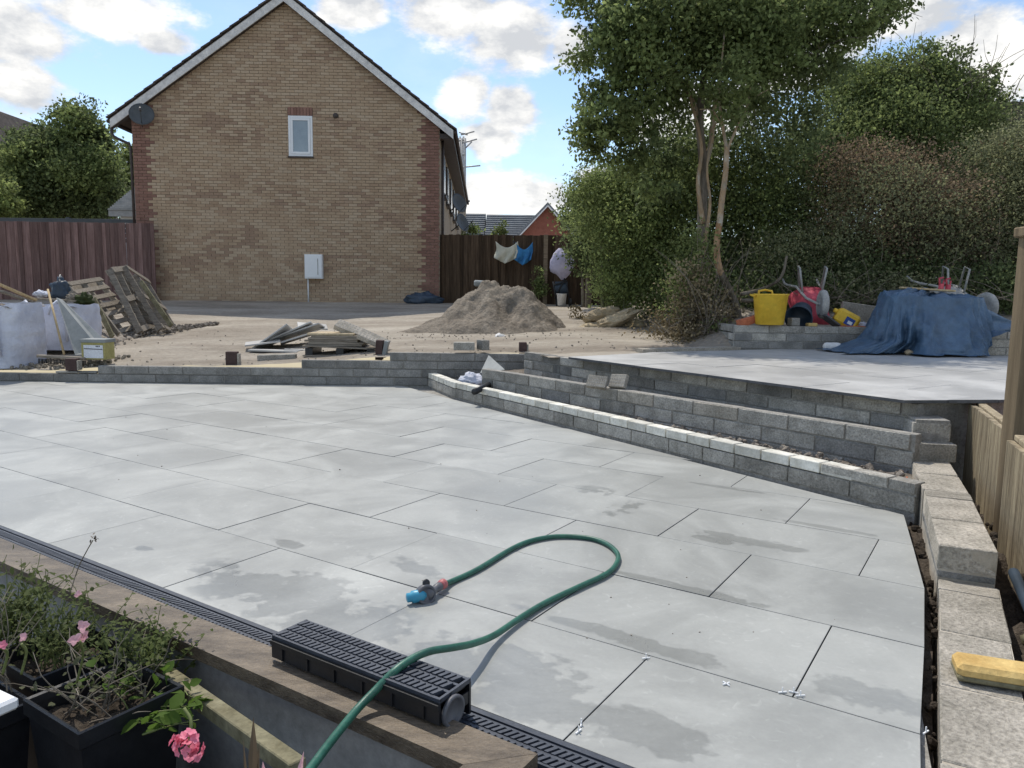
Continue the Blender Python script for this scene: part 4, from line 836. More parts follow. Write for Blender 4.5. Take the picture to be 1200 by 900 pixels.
pallet(bp(141, 315, 13.9), bp(184, 388, 13.2), bp(168, 332, 14.9), 'rightmost pallet, leaning nearest to the brick house', 3)
for (a_, c_, lb) in (((103, 345, 12.6), (139, 392, 12.2), 'long pale batten leaning in front of the left pallet'), ((110, 350, 12.4), (132, 395, 12.1), 'short green stained batten next to the long one'), ((165, 330, 13.6), (201, 382, 13.4), 'greenish board leaning on the right side of the last pallet')): MB().bar(bp(*a_), bp(*c_), .09, .03, 0, (0, 1, .3), .003).build('batten', 'algae_timber' if 'green' in lb else 'timber_grey', None, lb, None, 'batten')
# ------------------------------------------------------------------ upper patio things
ub = lambda u, v, Y=9.75: atY(u, v, Y)
tub = thing('flexible_tub', 'yellow flexible bucket with two handles standing on the low block wall', 'bucket', tuple(ub(902, 381)))
p = ub(901.5, 380.5, 9.72); b = MB(); b.lathe(p, [(.165, 0), (.175, .01), (.215, .37), (.225, .38), (.225, .395), (.205, .385), (.165, .03)], 32); b.build('tub_body', 'yellow', tub)
b = MB(); b.tube([p+Vector((-.09, .19, .38)), p+Vector((-.085, .22, .43)), p+Vector((0, .23, .445)), p+Vector((.085, .22, .43)), p+Vector((.09, .19, .38))], .015, 8); b.build('handle', 'yellow', tub)
b = MB(); b.tube([p+Vector((-.21, -.06, .36)), p+Vector((-.245, -.04, .37)), p+Vector((-.25, .03, .38)), p+Vector((-.21, .06, .37))], .013, 8); b.build('handle', 'yellow', tub)
def wheelbarrow(Mx, label, traym, loc):
    t = thing('wheelbarrow', label, 'wheelbarrow', loc); X = lambda *q: Mx @ Vector(q)
    # canonical: wheel at +x, handles at -x, tray open upward
    b = MB(); top = [(-.42, -.30, .60), (.48, -.26, .66), (.48, .26, .66), (-.42, .30, .60)]; bot = [(-.22, -.17, .34), (.20, -.15, .32), (.20, .15, .32), (-.22, .17, .34)]
    def lerp(a, c, k): return tuple(a[i]+(c[i]-a[i])*k for i in range(3))
    vs = []; rings = [bot, [lerp(bot[i], top[i], .1) for i in range(4)], [lerp(bot[i], top[i], .55) for i in range(4)], top]
    def rr(q, r_):      # round the corners: 4 -> 16 points
        o_ = []
        for i in range(4):
            a, c, d = Vector(q[i-1]), Vector(q[i]), Vector(q[(i+1) % 4])
            for k in range(4):
                tt = k/3; p1 = c+(a-c).normalized()*r_; p2 = c+(d-c).normalized()*r_; o_.append(p1*(1-tt)**2+c*2*tt*(1-tt)+p2*tt**2)
        return o_
    R_ = [rr(q, .08) for q in rings]; nn_ = 16; vs = [X(*q) for q in [v for ring in R_ for v in ring]]
    inner = [X(*(Vector(q)*.0+Vector((q.x*.97, q.y*.95, q.z+.012)))) for q in [v for ring in R_ for v in ring]]
    fs = [tuple(range(nn_))[::-1]]
    for i in range(3): fs += [(i*nn_+k, i*nn_+(k+1) % nn_, (i+1)*nn_+(k+1) % nn_, (i+1)*nn_+k) for k in range(nn_)]
    o_ = len(vs); fs2 = [tuple(x+o_ for x in f[::-1]) for f in fs]; fs3 = [(3*nn_+k, 3*nn_+(k+1) % nn_, o_+3*nn_+(k+1) % nn_, o_+3*nn_+k) for k in range(nn_)]
    b.add(vs+inner, fs+fs2+fs3, 0, True); b.tube([X(*q) for q in R_[3]]+[X(*R_[3][0])], .013, 6, 0); b.build('tray', traym, t)
    for s_ in (-1, 1):
        b = MB(); b.tube([X(.62, .06*s_, .17), X(.2, .14*s_, .31), X(-.25, .20*s_, .36), X(-.55, .26*s_, .50), X(-.72, .28*s_, .56), X(-.86, .28*s_, .56)], .017, 8); b.build('handle', 'mortar_steel', t)
        b = MB(); b.tube([X(-.18, .17*s_, .34), X(-.33, .21*s_, .02), X(-.22, .21*s_, .0), X(-.02, .15*s_, .33)], .014, 8); b.build('leg', 'mortar_steel', t)
    b = MB(); ax = (Mx.to_3x3() @ Vector((0, 1, 0))).normalized(); c_ = X(.62, 0, .17)
    b.lathe(c_, [(.11, -.035), (.15, -.045), (.18, -.03), (.19, 0), (.18, .03), (.15, .045), (.11, .035)], 24, ax); wh = b.build('wheel', 'mortar_steel', t); b = MB(); b.lathe(c_, [(.02, -.05), (.03, -.03), (.11, -.02), (.11, .02), (.03, .03), (.02, .05)], 16, ax); b.build('rim', 'steel', wh)
# red barrow: lying on its front with tray mouth to the ground, wheel up to the right
Mr = Matrix.Translation((4.08, 10.25, 1.50)) @ Matrix.Rotation(R(-97), 4, 'Z') @ Matrix.Rotation(R(30), 4, 'Y') @ Matrix.Rotation(R(180), 4, 'X') @ Matrix.Scale(.85, 4)
wheelbarrow(Mr, 'upturned red wheelbarrow with a grey wheel in the air', 'red', (3.9, 10.1, .82))
Mg = Matrix.Translation((6.05, 10.15, 1.50)) @ Matrix.Rotation(R(-78), 4, 'Z') @ Matrix.Rotation(R(34), 4, 'Y') @ Matrix.Rotation(R(180), 4, 'X') @ Matrix.Scale(.82, 4)
wheelbarrow(Mg, 'cement caked grey wheelbarrow tipped up right of the blue tarpaulin', 'mortar_steel', (6.3, 9.9, .84))
b = MB(); c_ = ub(940, 364, 9.95); b.lathe(c_, [(.10, .0), (.13, -.02), (.165, -.26), (.175, -.27), (.175, -.28), (.160, -.275), (.125, -.04), (.02, -.03)], 26, Vector((.45, .80, .35))); b.build('black_bucket', 'navy', None, 'dark tipped bucket in front of the red wheelbarrow', None, 'bucket')
jc = thing('jerrycan', 'bright yellow jerrycan with a blue label lying on the wall', 'jerrycan', tuple(ub(992, 375)))
p = ub(992, 374, 9.75); rj = Euler((0, R(28), R(-10))).to_matrix(); MB().box(p, (.30, .16, .20), rj, 0, .035).build('can_body', 'yellow', jc); b = MB(); b.lathe(p+rj @ Vector((-.17, 0, .03)), [(.03, -.03), (.03, .02), (.022, .03)], 12, tuple(rj @ Vector((-1, 0, 0)))); b.build('cap', 'yellow', jc)
MB().box(p+rj @ Vector((.03, -.082, -.02)), (.12, .006, .10), rj).build('blue_sticker', 'label_blue', jc); MB().box(p+rj @ Vector((.04, -.086, -.03)), (.06, .004, .04), rj).build('white_mark', 'label_white', jc)
p = ub(868, 376, 9.8); board(p+Vector((.1, 0, 0)), (.30, .1, .09), (0, -.25, .3), 'redbrick', 'red_block', 'red brick lying left of the yellow bucket', 'brick')
board(ub(930, 377, 9.72), (.12, .1, .10), (0, 0, .3), 'concrete', 'block_offcut', 'small grey offcut at the foot of the dark bucket', 'concrete block', ch=.004)
board(ub(951, 380.5, 9.70), (.12, .1, .045), (0, 0, .1), 'sponge', 'small_sponge', 'small pale yellow sponge on the wall top', 'sponge', ch=.01)
board(ub(973, 376, 9.8), (.30, .2, .02), (0, .55, .2), 'nozzle_grey', 'trowel_board', 'dark hand board leaning left of the jerrycan', 'board')
board(ub(1000, 383, 9.70), (.32, .1, .03), (0, .03, 0), 'redbrick', 'red_strip', 'thin red strip lying along the wall top under the jerrycan', 'strip')
board(ub(1010, 367, 10.3), (.62, .04, .24), (.2, .12, .1), 'concrete_light', 'pale_board', 'pale board leaning behind the yellow jerrycan', 'board')
b = MB(); q = ub(975, 406, 9.45); b.lathe(q+Vector((-.09, 0, 0)), [(.02, -.02), (.045, 0), (.05, .02), (.05, .16), (.045, .19), (.01, .20)], 16, (1, .1, 0)); b.build('white_bottle', 'offwhite', None, 'white plastic bottle lying at the foot of the block wall', None, 'bottle')
b = MB(); q = ub(1010, 381, 9.8); blob(b, q, (.07, .06, .04), 3, 0, 16, .3); b.build('plastic_scrap', 'white_bag', None, 'crumpled white plastic scrap between the jerrycan and the tarpaulin', None, 'litter')
# tarpaulin draped over stacked material
b = MB(); tc_ = Vector((5.08, 9.25, 0))
def tf(u, v):
    th = u*2*math.pi; cs, sn = math.cos(th), math.sin(th); e = .55; px = math.copysign(abs(cs)**e, cs); py = math.copysign(abs(sn)**e, sn)
    wv = 1-abs(fbm(th*2.2, v*1.4, 6))*2; fold = .5+.5*math.sin(th*7+1.8*math.sin(th*2)+1.2*fbm(th, v*2, 3)); fold2 = fbm(th*5, v*3.5, 9)
    cr_ = -abs(fbm(cs*3.2+v*.7, sn*3.2-v*.5, 12, 2))*.17-abs(fbm(cs*7-v*1.6, sn*7+v*1.4, 15, 2))*.07+.04
    if v < .4: r = v/.4; rx, ry = .56*r, .34*r; z = 1.27+.05*fbm(px*r*2, py*r*2, 1)-.05*r**3-.03*cs+cr_*.4
    else:
        k = (v-.4)/.6; fl = k**1.25; rx = .56+fl*(.10+.15*fold)+.07*fold2*k+cr_*k*1.2; ry = .34+fl*(.16+.20*fold)+.12*fold2*k+cr_*k*1.5; z = 1.22-(1.22-.55)*min(1, k*1.06)+.02*fbm(th*3, k*4, 5)
        if cs < -.2 and sn < .2 and k > .75: rx += (k-.75)*1.9*(-cs)
        z = max(z, .548+.035*abs(fbm(th*8, k*9, 2)))
        if cs > .55: z = max(z, .552+(.28)*min(1, (cs-.55)*4))
    return tc_+Vector((px*rx, py*ry, z))
b.grid(tf, 300, 90); b.build('tarpaulin', 'tarp', None, 'creased blue tarpaulin draped over a stack at the back of the upper patio', None, 'tarpaulin')
b = MB()
def tail(u, v): 
    A = Vector((5.35, 9.02, 1.22)).lerp(Vector((6.45, 9.30, .84)), u); B_ = Vector((5.35, 8.95, 1.22-.55)).lerp(Vector((6.45, 9.26, .82)), u**.7); p_ = A.lerp(B_, v*(1-u*.6)); p_.y -= .07*math.sin(v*7+u*4)*(1-u)+.05*math.sin(math.pi*v); p_.z += -.16*math.sin(math.pi*u)*(0.25); return p_
b.grid(tail, 40, 20); o = b.build('tarpaulin_corner', 'tarp', None, 'loose blue tarpaulin corner stretched to the right over the block wall', None, 'tarpaulin'); o.modifiers.new('s', 'SOLIDIFY').thickness = .008
st = thing('block_stack', 'stack of material hidden under the blue tarpaulin', 'stack', (5.0, 9.25, .54)); 
for k in range(5):
    for j in range(2): link('concrete_block', bmesh_for('concrete_dark', .43, .43, .12), st, loc=(4.84+j*.45, 9.25, .60+k*.122))
pw = MB().bar(ub(1055, 337, 9.25), ub(1118, 341, 9.1), .14, .022, 0, (0, 0, 1), .003).build('plank', 'timber_new', None, 'thin pale plank lying across the top of the blue tarpaulin', None, 'plank')
for (u, v, lb) in ((1103, 336, 'left red clamp standing on the plank over the tarpaulin'), (1111, 337, 'right red clamp on the plank over the tarpaulin')):
    b = MB(); q = ub(u, v, 9.2); b.box(q, (.05, .05, .07), (0, .1, .3), 0, .008); b.tube([q+Vector((-.02, 0, .03)), q+Vector((-.03, 0, .10)), q+Vector((.02, 0, .11))], .012, 6); b.tube([q+Vector((.02, 0, .03)), q+Vector((.04, .02, .08))], .01, 6); b.build('red_clamp', 'red', None, lb, None, 'clamp', 'red clamps on the plank')
b = MB(); q = ub(1065, 410, 8.85); blob(b, (q.x, q.y, .57), (.05, .04, .03), 1); b.build('small_stone', 'stone', None, 'small stone holding down the front edge of the blue tarpaulin', None, 'stone')
# right returning block wall behind the tarp foot
sw = thing('side_planter_wall', 'pale block wall right of the tarpaulin, stepping towards the post', 'wall', (6, 8.9, .54))
for k in range(3): run(sw, (5.45, 9.05), (7.2, 8.75), .53+k*.098, .098, 'concrete_light', start=.22*(k % 2), jit=.004)
mortar_core(sw, (5.45, 9.05), (7.2, 8.75), .5, .81)
# ------------------------------------------------------------------ right: fence post, rail, ribbed boards
fp = thing('fence_panels', 'low run of ribbed decking boards either side of a tall timber post', 'fence', tuple(g2w(.05, 4.6)))
def ribbed(parent, A, B, z0, z1):
    A = Vector((*A, 0)); B = Vector((*B, 0)); d = (B-A); L_ = d.length; d.normalize(); n = Vector((-d.y, d.x, 0)); x = 0; wb = .12
    while x < L_-.03:
        w_ = min(wb, L_-x)-.004; b = MB(); ns = 5; o_ = A+d*x; pts = []
        for i in range(ns):
            f0 = w_*i/ns; f1 = w_*(i+1)/ns; pts += [(f0+.001, .004), (f0+w_/ns*.22, .020), (f0+w_/ns*.78, .020), (f1-.001, .004)]
        pts += [(w_, -.012), (0, -.012)]; P = [(o_+d*a+n*c_) for a, c_ in pts]; b.prism([(q.x, q.y) for q in P][::-1], z0, z1+random.uniform(-.004, .004)); b.build('board', 'timber_new' if False else 'deck', parent); x += wb
M['deck'] = mat('weathered_decking', (.19, .15, .10), (.46, .39, .27), 3.5, .85, .5, 18, .3, .12, .15, stretch=(9, 9, .7))
ribbed(fp, wg((.045, 4.75)), wg((-.17, 5.95)), -.25, .50); ribbed(fp, wg((.26, 3.2)), wg((.055, 4.50)), -.35, .50)
MB().bar(g2w(.115, 4.5, .515), g2w(.32, 3.2, .515), .10, .028, 0, (0, 0, 1), .004).build('cap_rail', 'deck', fp)
MB().bar(g2w(.09, 4.78, .49), g2w(-.12, 5.95, .49), .05, .04, 0, (0, 0, 1), .003).build('back_rail', 'deck', fp)
pp = g2w(.075, 4.62); MB().box((2.585, 3.84, .66), (.115, .10, 1.78), (0, 0, -.10), 0, .006).build('post', 'timber_old_v', fp) if False else None
M['post'] = mat('planed_post', (.14, .105, .065), (.25, .19, .12), 2, .75, .5, 22, .2, 0, .2, stretch=(12, 12, .6))
MB().box((2.635, 3.86, .66), (.12, .10, 1.74), (0, 0, .05), 0, .006).build('post', 'post', fp)
MB().bar((2.555, 3.86, 1.54), (4.2, 3.75, 1.56), .14, .05, 0, (0, 0, 1), .006).build('handrail', 'post', fp)
bs = thing('brick_stack', 'small stack of hollow red bricks behind the ribbed boards', 'brick stack', tuple(g2w(.3, 6.0)))
for k in range(4):
    for j in range(3): q = g2w(.14+.03*k+j*.12, 5.9+j*.1); link('brick', bmesh_for('redbrick', .215, .1, .07), bs, loc=(q.x, q.y, .22+k*.075), rot=(0, 0, .2+.1*k))
MB().bar(atY(1140, 477, 5.25), atY(1180, 478, 5.2), .10, .02, 0, (0, 0, 1), .003).build('white_strip', 'white', None, 'white plastic strip lying over the red bricks beside the post', None, 'strip')
# lumps in the trench, black pipe, sponge
b = MB(); q = g2w(.26, 3.15, 0); blob(b, (q.x, q.y, -.02), (.10, .14, .13), 4, 0, 30, .5, 2); b.build('mossy_stone', 'algae_timber', None, 'mossy lump of stone beside the right garden wall', None, 'stone')
b = MB(); b.tube([g2w(.10, 3.85, .02), g2w(.17, 3.4, -.02), g2w(.24, 3.0, -.1)], .022, 10); b.build('black_pipe', 'navy', None, 'dark pipe lying in the soil trench by the mossy stone', None, 'pipe')
b = MB()
for i in range(700):
    gy = random.uniform(1.2, 6.3); side = random.random() < .22; gx = (redge(gy)+random.uniform(.02, .12)) if side else random.uniform(.12, .5)-.35*max(0, (gy-3.5))/2.5+.05
    s_ = random.uniform(.008, .035)*(1 if side else 1.4); q = g2w(gx, gy); b.box((q.x, q.y, -.06+(0 if side else random.uniform(-.05, .06))), (s_*1.3, s_, s_), (random.random()*3, random.random()*3, random.random()*3), 0, s_*.25)
b.build('soil_lumps', 'soil', kind='stuff')
sp = thing('sponge_float', 'long worn yellow grouting sponge on the right wall', 'sponge', tuple(g2w(0, 2.8, .03)))
A = atZ(1118, 782, .05); Bq = atZ(1230, 800, .05); MB().bar(A+Vector((.0, 0, .012)), Bq+Vector((0, 0, .012)), .115, .045, 0, (0, 0, 1), .014).build('sponge_top', 'sponge', sp); MB().bar(A+Vector((.0, 0, -.008)), Bq+Vector((0, 0, -.008)), .12, .018, 0, (0, 0, 1), .006).build('backing', 'algae_timber', sp)
# ------------------------------------------------------------------ sleeper edge, drain, loose channel, hose
se = thing('sleeper_edging', 'damp timber coping with a mitred corner along the near edge of the patio', 'timber edging', tuple(g2w(-2, 1.48, 0)))
gm = []
x = -6.4
for (a_, c_) in ((-6.4, -4.02), (-4.015, -1.06)): pass
def gprism(b, pts, z0, z1, mi=0):
    P = [tuple(g2w(*q)[:2]) for q in pts]; ar = sum(P[i][0]*P[(i+1) % len(P)][1]-P[(i+1) % len(P)][0]*P[i][1] for i in range(len(P)))
    if ar < 0: P = P[::-1]
    return b.prism(P, z0, z1, mi)
b = MB(); gprism(b, [(-6.4, 1.405), (-1.055, 1.405), (-.925, 1.548), (-6.4, 1.548)], -.012, .032); b.build('coping_timber', 'sleeper', se) if 'sleeper' in M else None
M['sleeper'] = mat('damp_sleeper', (.062, .045, .030), (.19, .148, .102), 3.2, .50, .9, 26, .35, 0, .45, coord='Object', bdist=.006)
_nt = M['sleeper'].node_tree
for n_ in _nt.nodes:
    if n_.type == 'MAPPING': n_.inputs['Scale'].default_value = (1.6, 4.5, 5); n_.inputs['Rotation'].default_value = (0, 0, GA)
b.build('coping_timber', 'sleeper', se)
b = MB(); gprism(b, [(-1.051, 1.401), (-.921, 1.544), (-.921, .3), (-1.051, .3)], -.010, .035); b.build('coping_timber', 'sleeper', se)
lw = thing('sunken_wall', 'grey rendered retaining wall below the timber coping', 'wall', tuple(g2w(-2, 1.44, -.6)))
b = MB(); gprism(b, [(-6.4, 1.43), (-1.03, 1.43), (-1.03, 1.54), (-6.4, 1.54)], -.64, -.013); b.build('rendered_face', 'greywall', lw); b = MB(); gprism(b, [(-1.03, .3), (-.95, .3), (-.95, 1.428), (-1.03, 1.428)], -.64, -.006); b.build('rendered_face', 'greywall', lw)
def grate(parent, xa, xb, y0, y1, z, m, name='grating', frame=.008, pitch=.0215, deep=.05):
    """ two rows of slanted slots between gx xa..xb """
    b = MB(); gprism(b, [(xa, y0), (xb, y0), (xb, y0+frame), (xa, y0+frame)], z-.02, z); gprism(b, [(xa, y1-frame), (xb, y1-frame), (xb, y1), (xa, y1)], z-.02, z)
    ym = (y0+y1)/2; gprism(b, [(xa, ym-.006), (xb, ym-.006), (xb, ym+.006), (xa, ym+.006)], z-.02, z-.001)
    b.build('frame_strip', m, parent); k = 0; bars = MB()
    n = int((xb-xa)/pitch); me = None
    for i in range(n):
        for j, (ya, yb) in enumerate(((y0+frame, ym-.006), (ym+.006, y1-frame))):
            x = xa+pitch*(i+.5); sh = .008; bb = bars if k >= 280 else MB()
            gprism(bb, [(x-.006-sh, ya), (x+.006-sh, ya), (x+.006+sh, yb), (x-.006+sh, yb)], z-.014, z+.002)
            if bb is not bars: bb.build('grating_bar', m, parent)
            k += 1
    if bars.v: bars.build('far_grating_bars', m, parent, kind='stuff')
dc = thing('drain_channel', 'dark linear drain with slotted grating set between coping and paving', 'drain', tuple(g2w(-2, 1.6, 0)))
b = MB(); gprism(b, [(-6.3, 1.552), (.0, 1.552), (.0, 1.665), (-6.3, 1.665)], -.10, -.035); b.build('channel_base', 'black_plastic', dc)
gprism(b := MB(), [(-6.3, 1.655), (.0, 1.655), (.0, 1.674), (-6.3, 1.674)], -.10, .003); b.build('channel_lip', 'drain', dc)
grate(dc, -4.4, .0, 1.556, 1.650, .000, 'drain')
ld = thing('loose_drain_channel', 'loose length of black drain channel with its grating, resting on the coping', 'drain channel', tuple(g2w(-1.55, 1.56, .04)))
X0, X1, Y0, Y1, Zt = -1.880, -1.200, 1.49, 1.635, .108
b = MB(); gprism(b, [(X0, Y0), (X1, Y0), (X1, Y0+.008), (X0, Y0+.008)], .042, Zt-.004); gprism(b, [(X0, Y1-.008), (X1, Y1-.008), (X1, Y1), (X0, Y1)], .008, Zt-.004); gprism(b, [(X0, Y0+.03), (X1, Y0+.03), (X1, Y1-.03), (X0, Y1-.03)], .042, .055)
gprism(b, [(X1-.008, Y0+.008), (X1-.002, Y0+.008), (X1-.002, Y1-.008), (X1-.008, Y1-.008)], .042, Zt-.03); gprism(b, [(X0, Y0-.006), (X1, Y0-.006), (X1, Y0), (X0, Y0)], Zt-.022, Zt-.008); b.build('channel_body', 'black_plastic', ld)
for i in range(6): x = X0+.05+i*.115; gprism(b := MB(), [(x, Y0-.006), (x+.006, Y0-.006), (x+.006, Y0-.0005), (x, Y0-.0005)], .045, Zt-.023); b.build('rib', 'black_plastic', ld)
b = MB(); c_ = g2w(X1+.002, (Y0+Y1)/2-.02, .062); b.lathe(c_, [(.045, 0), (.045, .012), (.036, .012), (.036, -.004)], 20, tuple(g2w(1, 0))); b.build('outlet_rim', 'nozzle_grey', ld)
def grate3(parent, xa, xb, y0, y1, z, m):
    b = MB()
    ys_ = [y0+.006+(y1-y0-.012)*i/3 for i in range(4)]
    for yy in ys_: gprism(b, [(xa, yy-.005), (xb, yy-.005), (xb, yy+.005), (xa, yy+.005)], z-.012, z)
    gprism(b, [(xa, y0), (xa+.008, y0), (xa+.008, y1), (xa, y1)], z-.011, z+.001); gprism(b, [(xb-.008, y0), (xb, y0), (xb, y1), (xb-.008, y1)], z-.011, z+.001); b.build('frame_strip', m, parent)
    n = int((xb-xa-.016)/.021)
    for i in range(n):
        for j in range(3):
            x = xa+.018+.021*i; bb = MB(); sh = .005; gprism(bb, [(x-.006-sh, ys_[j]+.0045), (x+.006-sh, ys_[j]+.0045), (x+.006+sh, ys_[j+1]-.0045), (x-.006+sh, ys_[j+1]-.0045)], z-.010, z+.004); bb.build('grating_bar', m, parent)
grate3(ld, X0, X1, Y0+.002, Y1-.002, Zt+.006, 'drain')
b = MB(); gprism(b, [(X0+.01, Y0+.01), (X1-.01, Y0+.01), (X1-.01, Y1-.01), (X0+.01, Y1-.01)], .09, .095); b.build('painted_shade_sheet', 'black_plastic', ld)  # black sheet standing in for the shade inside the channel, under the grating
# hose
def catmull(P, n=10):
    P = [Vector(p) for p in P]; P = [P[0]*2-P[1]]+P+[P[-1]*2-P[-2]]; o_ = []
    for i in range(1, len(P)-2):
        for k in range(n):
            t = k/n; a, b_, c_, d = P[i-1:i+3]; o_.append(.5*((2*b_)+(c_-a)*t+(2*a-5*b_+4*c_-d)*t*t+(3*b_-a-3*c_+d)*t**3))
    return o_+[P[-2]]
hz = .014
pts = [(517, 686, .03), (530, 681, hz), (560, 667, hz), (600, 643, hz), (625, 633, hz), (655, 628.5, hz), (690, 630.5, hz), (712, 638, hz), (724, 650, hz), (721, 663, hz), (708, 674, hz), (680, 687, hz), (640, 706, hz), (610, 724, hz+.004), (580, 744, .03), (555, 754, .075), (530, 759, .116), (505, 763, .134), (485, 771, .134), (463, 786, .124), (440, 809, .085), (418, 832, .062), (395, 860, .068), (372, 890, .08), (340, 935, .07), (310, 990, -.1)]
path = catmull([atZ(u, v, z) for u, v, z in pts]); hs_ = thing('garden_hose', 'green garden hose looping over the slabs from the coping to its spray gun', 'hose', tuple(atZ(600, 700, 0)))
MB().tube(path, .0115, 12).build('hose_tube', 'hose', hs_)
A = atZ(519, 684.5, .03); B = atZ(487, 706, .032); dr = (B-A).normalized(); sd_ = dr.cross(Vector((0, 0, 1))).normalized()
ng = thing('spray_gun', 'blue and grey hose spray gun lying on its side on the wet paving', 'spray gun', tuple(B))
MB().lathe(A-dr*.012, [(.013, 0), (.021, .006), (.021, .020), (.017, .022), (.019, .024), (.019, .034), (.012, .036)], 18, dr).build('red_collar', 'nozzle_red', ng)
MB().lathe(A+dr*.022, [(.015, 0), (.018, .006), (.018, .03), (.014, .034), (.016, .06), (.020, .075), (.020, .10)], 18, dr).build('grip', 'nozzle_grey', ng)
q = A+dr*.125; ax = (Vector((.5, -.8, .25))).normalized()
MB().lathe(q-ax*.02, [(.02, -.02), (.036, -.015), (.040, .0), (.040, .02), (.036, .026), (.028, .024), (.028, .020), (.004, .020)], 26, ax).build('spray_dial', 'nozzle_grey', ng)
MB().lathe(q-ax*.01, [(.012, .0), (.020, .01), (.024, .02), (.024, .055), (.018, .06), (.018, .075), (.01, .078)], 18, (dr*.8-ax*.55+Vector((0, 0, .12))).normalized()).build('blue_body', 'nozzle_blue', ng)
MB().lathe(q+Vector((-.005, .02, .04)), [(.004, -.006), (.014, -.006), (.016, 0), (.014, .006), (.004, .006)], 16, (.6, -.7, .3), 0, 1, 1).build('trigger_knob', 'black_plastic', ng)
# ------------------------------------------------------------------ pots and flowers below the wall
def pot(gx, gy, s_, zt, zb, label):
    t = thing('square_planter', label, 'planter', tuple(g2w(gx, gy, zb)), 'black square planters below the coping'); h = s_/2; rim = .012; b = MB()
    def ringp(r, z): return [g2w(gx+a*r, gy+c_*r, z) for a, c_ in ((-1, -1), (1, -1), (1, 1), (-1, 1))]
    rs_ = [(h*.72, zb), (h*.97, zt-.05), (h*1.0, zt-.05), (h*1.03, zt-.045), (h*1.03, zt), (h*1.0, zt+.004), (h*.95, zt), (h*.93, zt-.02), (h*.88, zt-.12)]
    vs = [q for r, z in rs_ for q in ringp(r, z)]; fs = [(3, 2, 1, 0)]+[(i*4+k, i*4+(k+1) % 4, (i+1)*4+(k+1) % 4, (i+1)*4+k) for i in range(len(rs_)-1) for k in range(4)]; b.add(vs, fs); b.build('pot', 'black_plastic', t)
    b = MB(); b.grid(lambda u, v: g2w(gx+(u-.5)*s_*.9, gy+(v-.5)*s_*.9, zt-.06+.015*fbm(u*6, v*6, gx)), 14, 14); b.build('compost', 'soil', t); return t
pot(-2.175, 1.115, .305, .0, -.60, 'front black square planter with sprawling stems'); pot(-2.62, 1.20, .30, -.02, -.60, 'black square planter behind and left of the front one'); pot(-1.83, .98, .30, -.22, -.60, 'lower black planter in the shade under the leaning batten')
pot(-2.55, .86, .30, -.05, -.60, 'black square planter at the far left edge')
def leaf(b, p, d, up, L_, W_, mi=0):
    d = Vector(d).normalized(); s_ = d.cross(Vector(up)).normalized(); u_ = s_.cross(d)
    b.add([p, p+d*L_*.35+s_*W_*.5+u_*W_*.12, p+d*L_*.35-s_*W_*.5+u_*W_*.12, p+d*L_*.7+s_*W_*.42+u_*W_*.02, p+d*L_*.7-s_*W_*.42+u_*W_*.02, p+d*L_-u_*W_*.15, p+d*L_*.5], [(0, 1, 6), (0, 6, 2), (1, 3, 6), (2, 6, 4), (3, 5, 6), (4, 6, 5)], mi, True)
def sprawl(name, label, cat, gx, gy, z, n, L_, leafL, nl, lm, seed, spread=1., up=1., dead=.3, bias=(0, 0)):
    random.seed(seed); t = thing(name, label, cat, tuple(g2w(gx, gy, z))); st_ = MB(); lf = MB()
    for i in range(n):
        a = random.uniform(0, 6.28); p = g2w(gx+random.uniform(-.10, .10), gy+random.uniform(-.10, .10), z-.05); d = Vector((math.cos(a)*spread*.6+bias[0], math.sin(a)*spread*.6+bias[1], up)).normalized(); pts_ = [p]; ln = L_*random.uniform(.5, 1.15); m_ = 7
        for k in range(m_): d = (d+Vector((random.gauss(0, .16), random.gauss(0, .16), random.gauss(-.05, .12)))).normalized(); p = p+d*ln/m_; pts_.append(p)
        if min(w2g(q)[1] for q in pts_) < .55: continue
        st_.tube(pts_, [.0028-.0018*k/m_ for k in range(m_+1)], 5, 0, False)
        for q in pts_[2:]:
            for _ in range(nl):
                if random.random() < dead: continue
                leaf(lf, q+Vector((random.gauss(0, .008),)*3), (random.gauss(0, 1), random.gauss(0, 1), random.gauss(.3, .6)), (random.gauss(0, .4), random.gauss(0, .4), 1), leafL*random.uniform(.5, 1.2), leafL*random.uniform(.4, .7))
    st_.build('stem', 'stem' if dead < .5 else 'twig', t)
    if lf.v: lf.build('leaves', lm, t, kind='stuff')
    return t
sprawl('rose_plant', 'tangle of bare and leafy stems spilling from the front black planter', 'plant', -2.175, 1.13, 0, 30, .26, .026, 1, 'leaf_olive', 3, 1.2, .8, .5)
sprawl('strawberry_plant', 'bright green rounded leaves at the right rim of the front planter', 'plant', -2.03, 1.2, 0, 12, .17, .055, 1, 'leaf_pot', 4, 1.3, .6, .2, (.4, 0))
sprawl('feathery_plant', 'feathery light green plant behind the planters against the coping', 'plant', -2.62, 1.22, 0, 50, .22, .020, 3, 'leaf_mid', 6, .8, 1.2, .15)
sprawl('grassy_plant', 'tall thin yellow green stems at the left edge in front of the coping', 'plant', -2.85, 1.16, 0, 90, .28, .028, 2, 'leaf_mid', 8, .55, 1.4, .35)
sprawl('grassy_plant', 'thin dry stems with seed heads at the far left', 'plant', -2.60, .92, 0, 40, .30, .022, 1, 'leaf_olive', 9, .6, 1.3, .5)
sprawl('yellow_green_plant', 'small yellow green leaved plant in the middle, against the grey wall', 'plant', -2.3, 1.3, -.02, 46, .20, .022, 4, 'leaf_light', 12, .8, 1., .15)
t = thing('tall_sprig', 'single thin dark sprig with a seed head rising over the coping', 'sprig', tuple(g2w(-2.55, 1.3)))
b = MB(); b.tube(catmull([atY(82, 695, 2.15), atY(92, 665, 2.15), atY(102, 645, 2.15), atY(109, 633, 2.15)]), .0016, 5); b.build('stem', 'twig', t); b = MB()
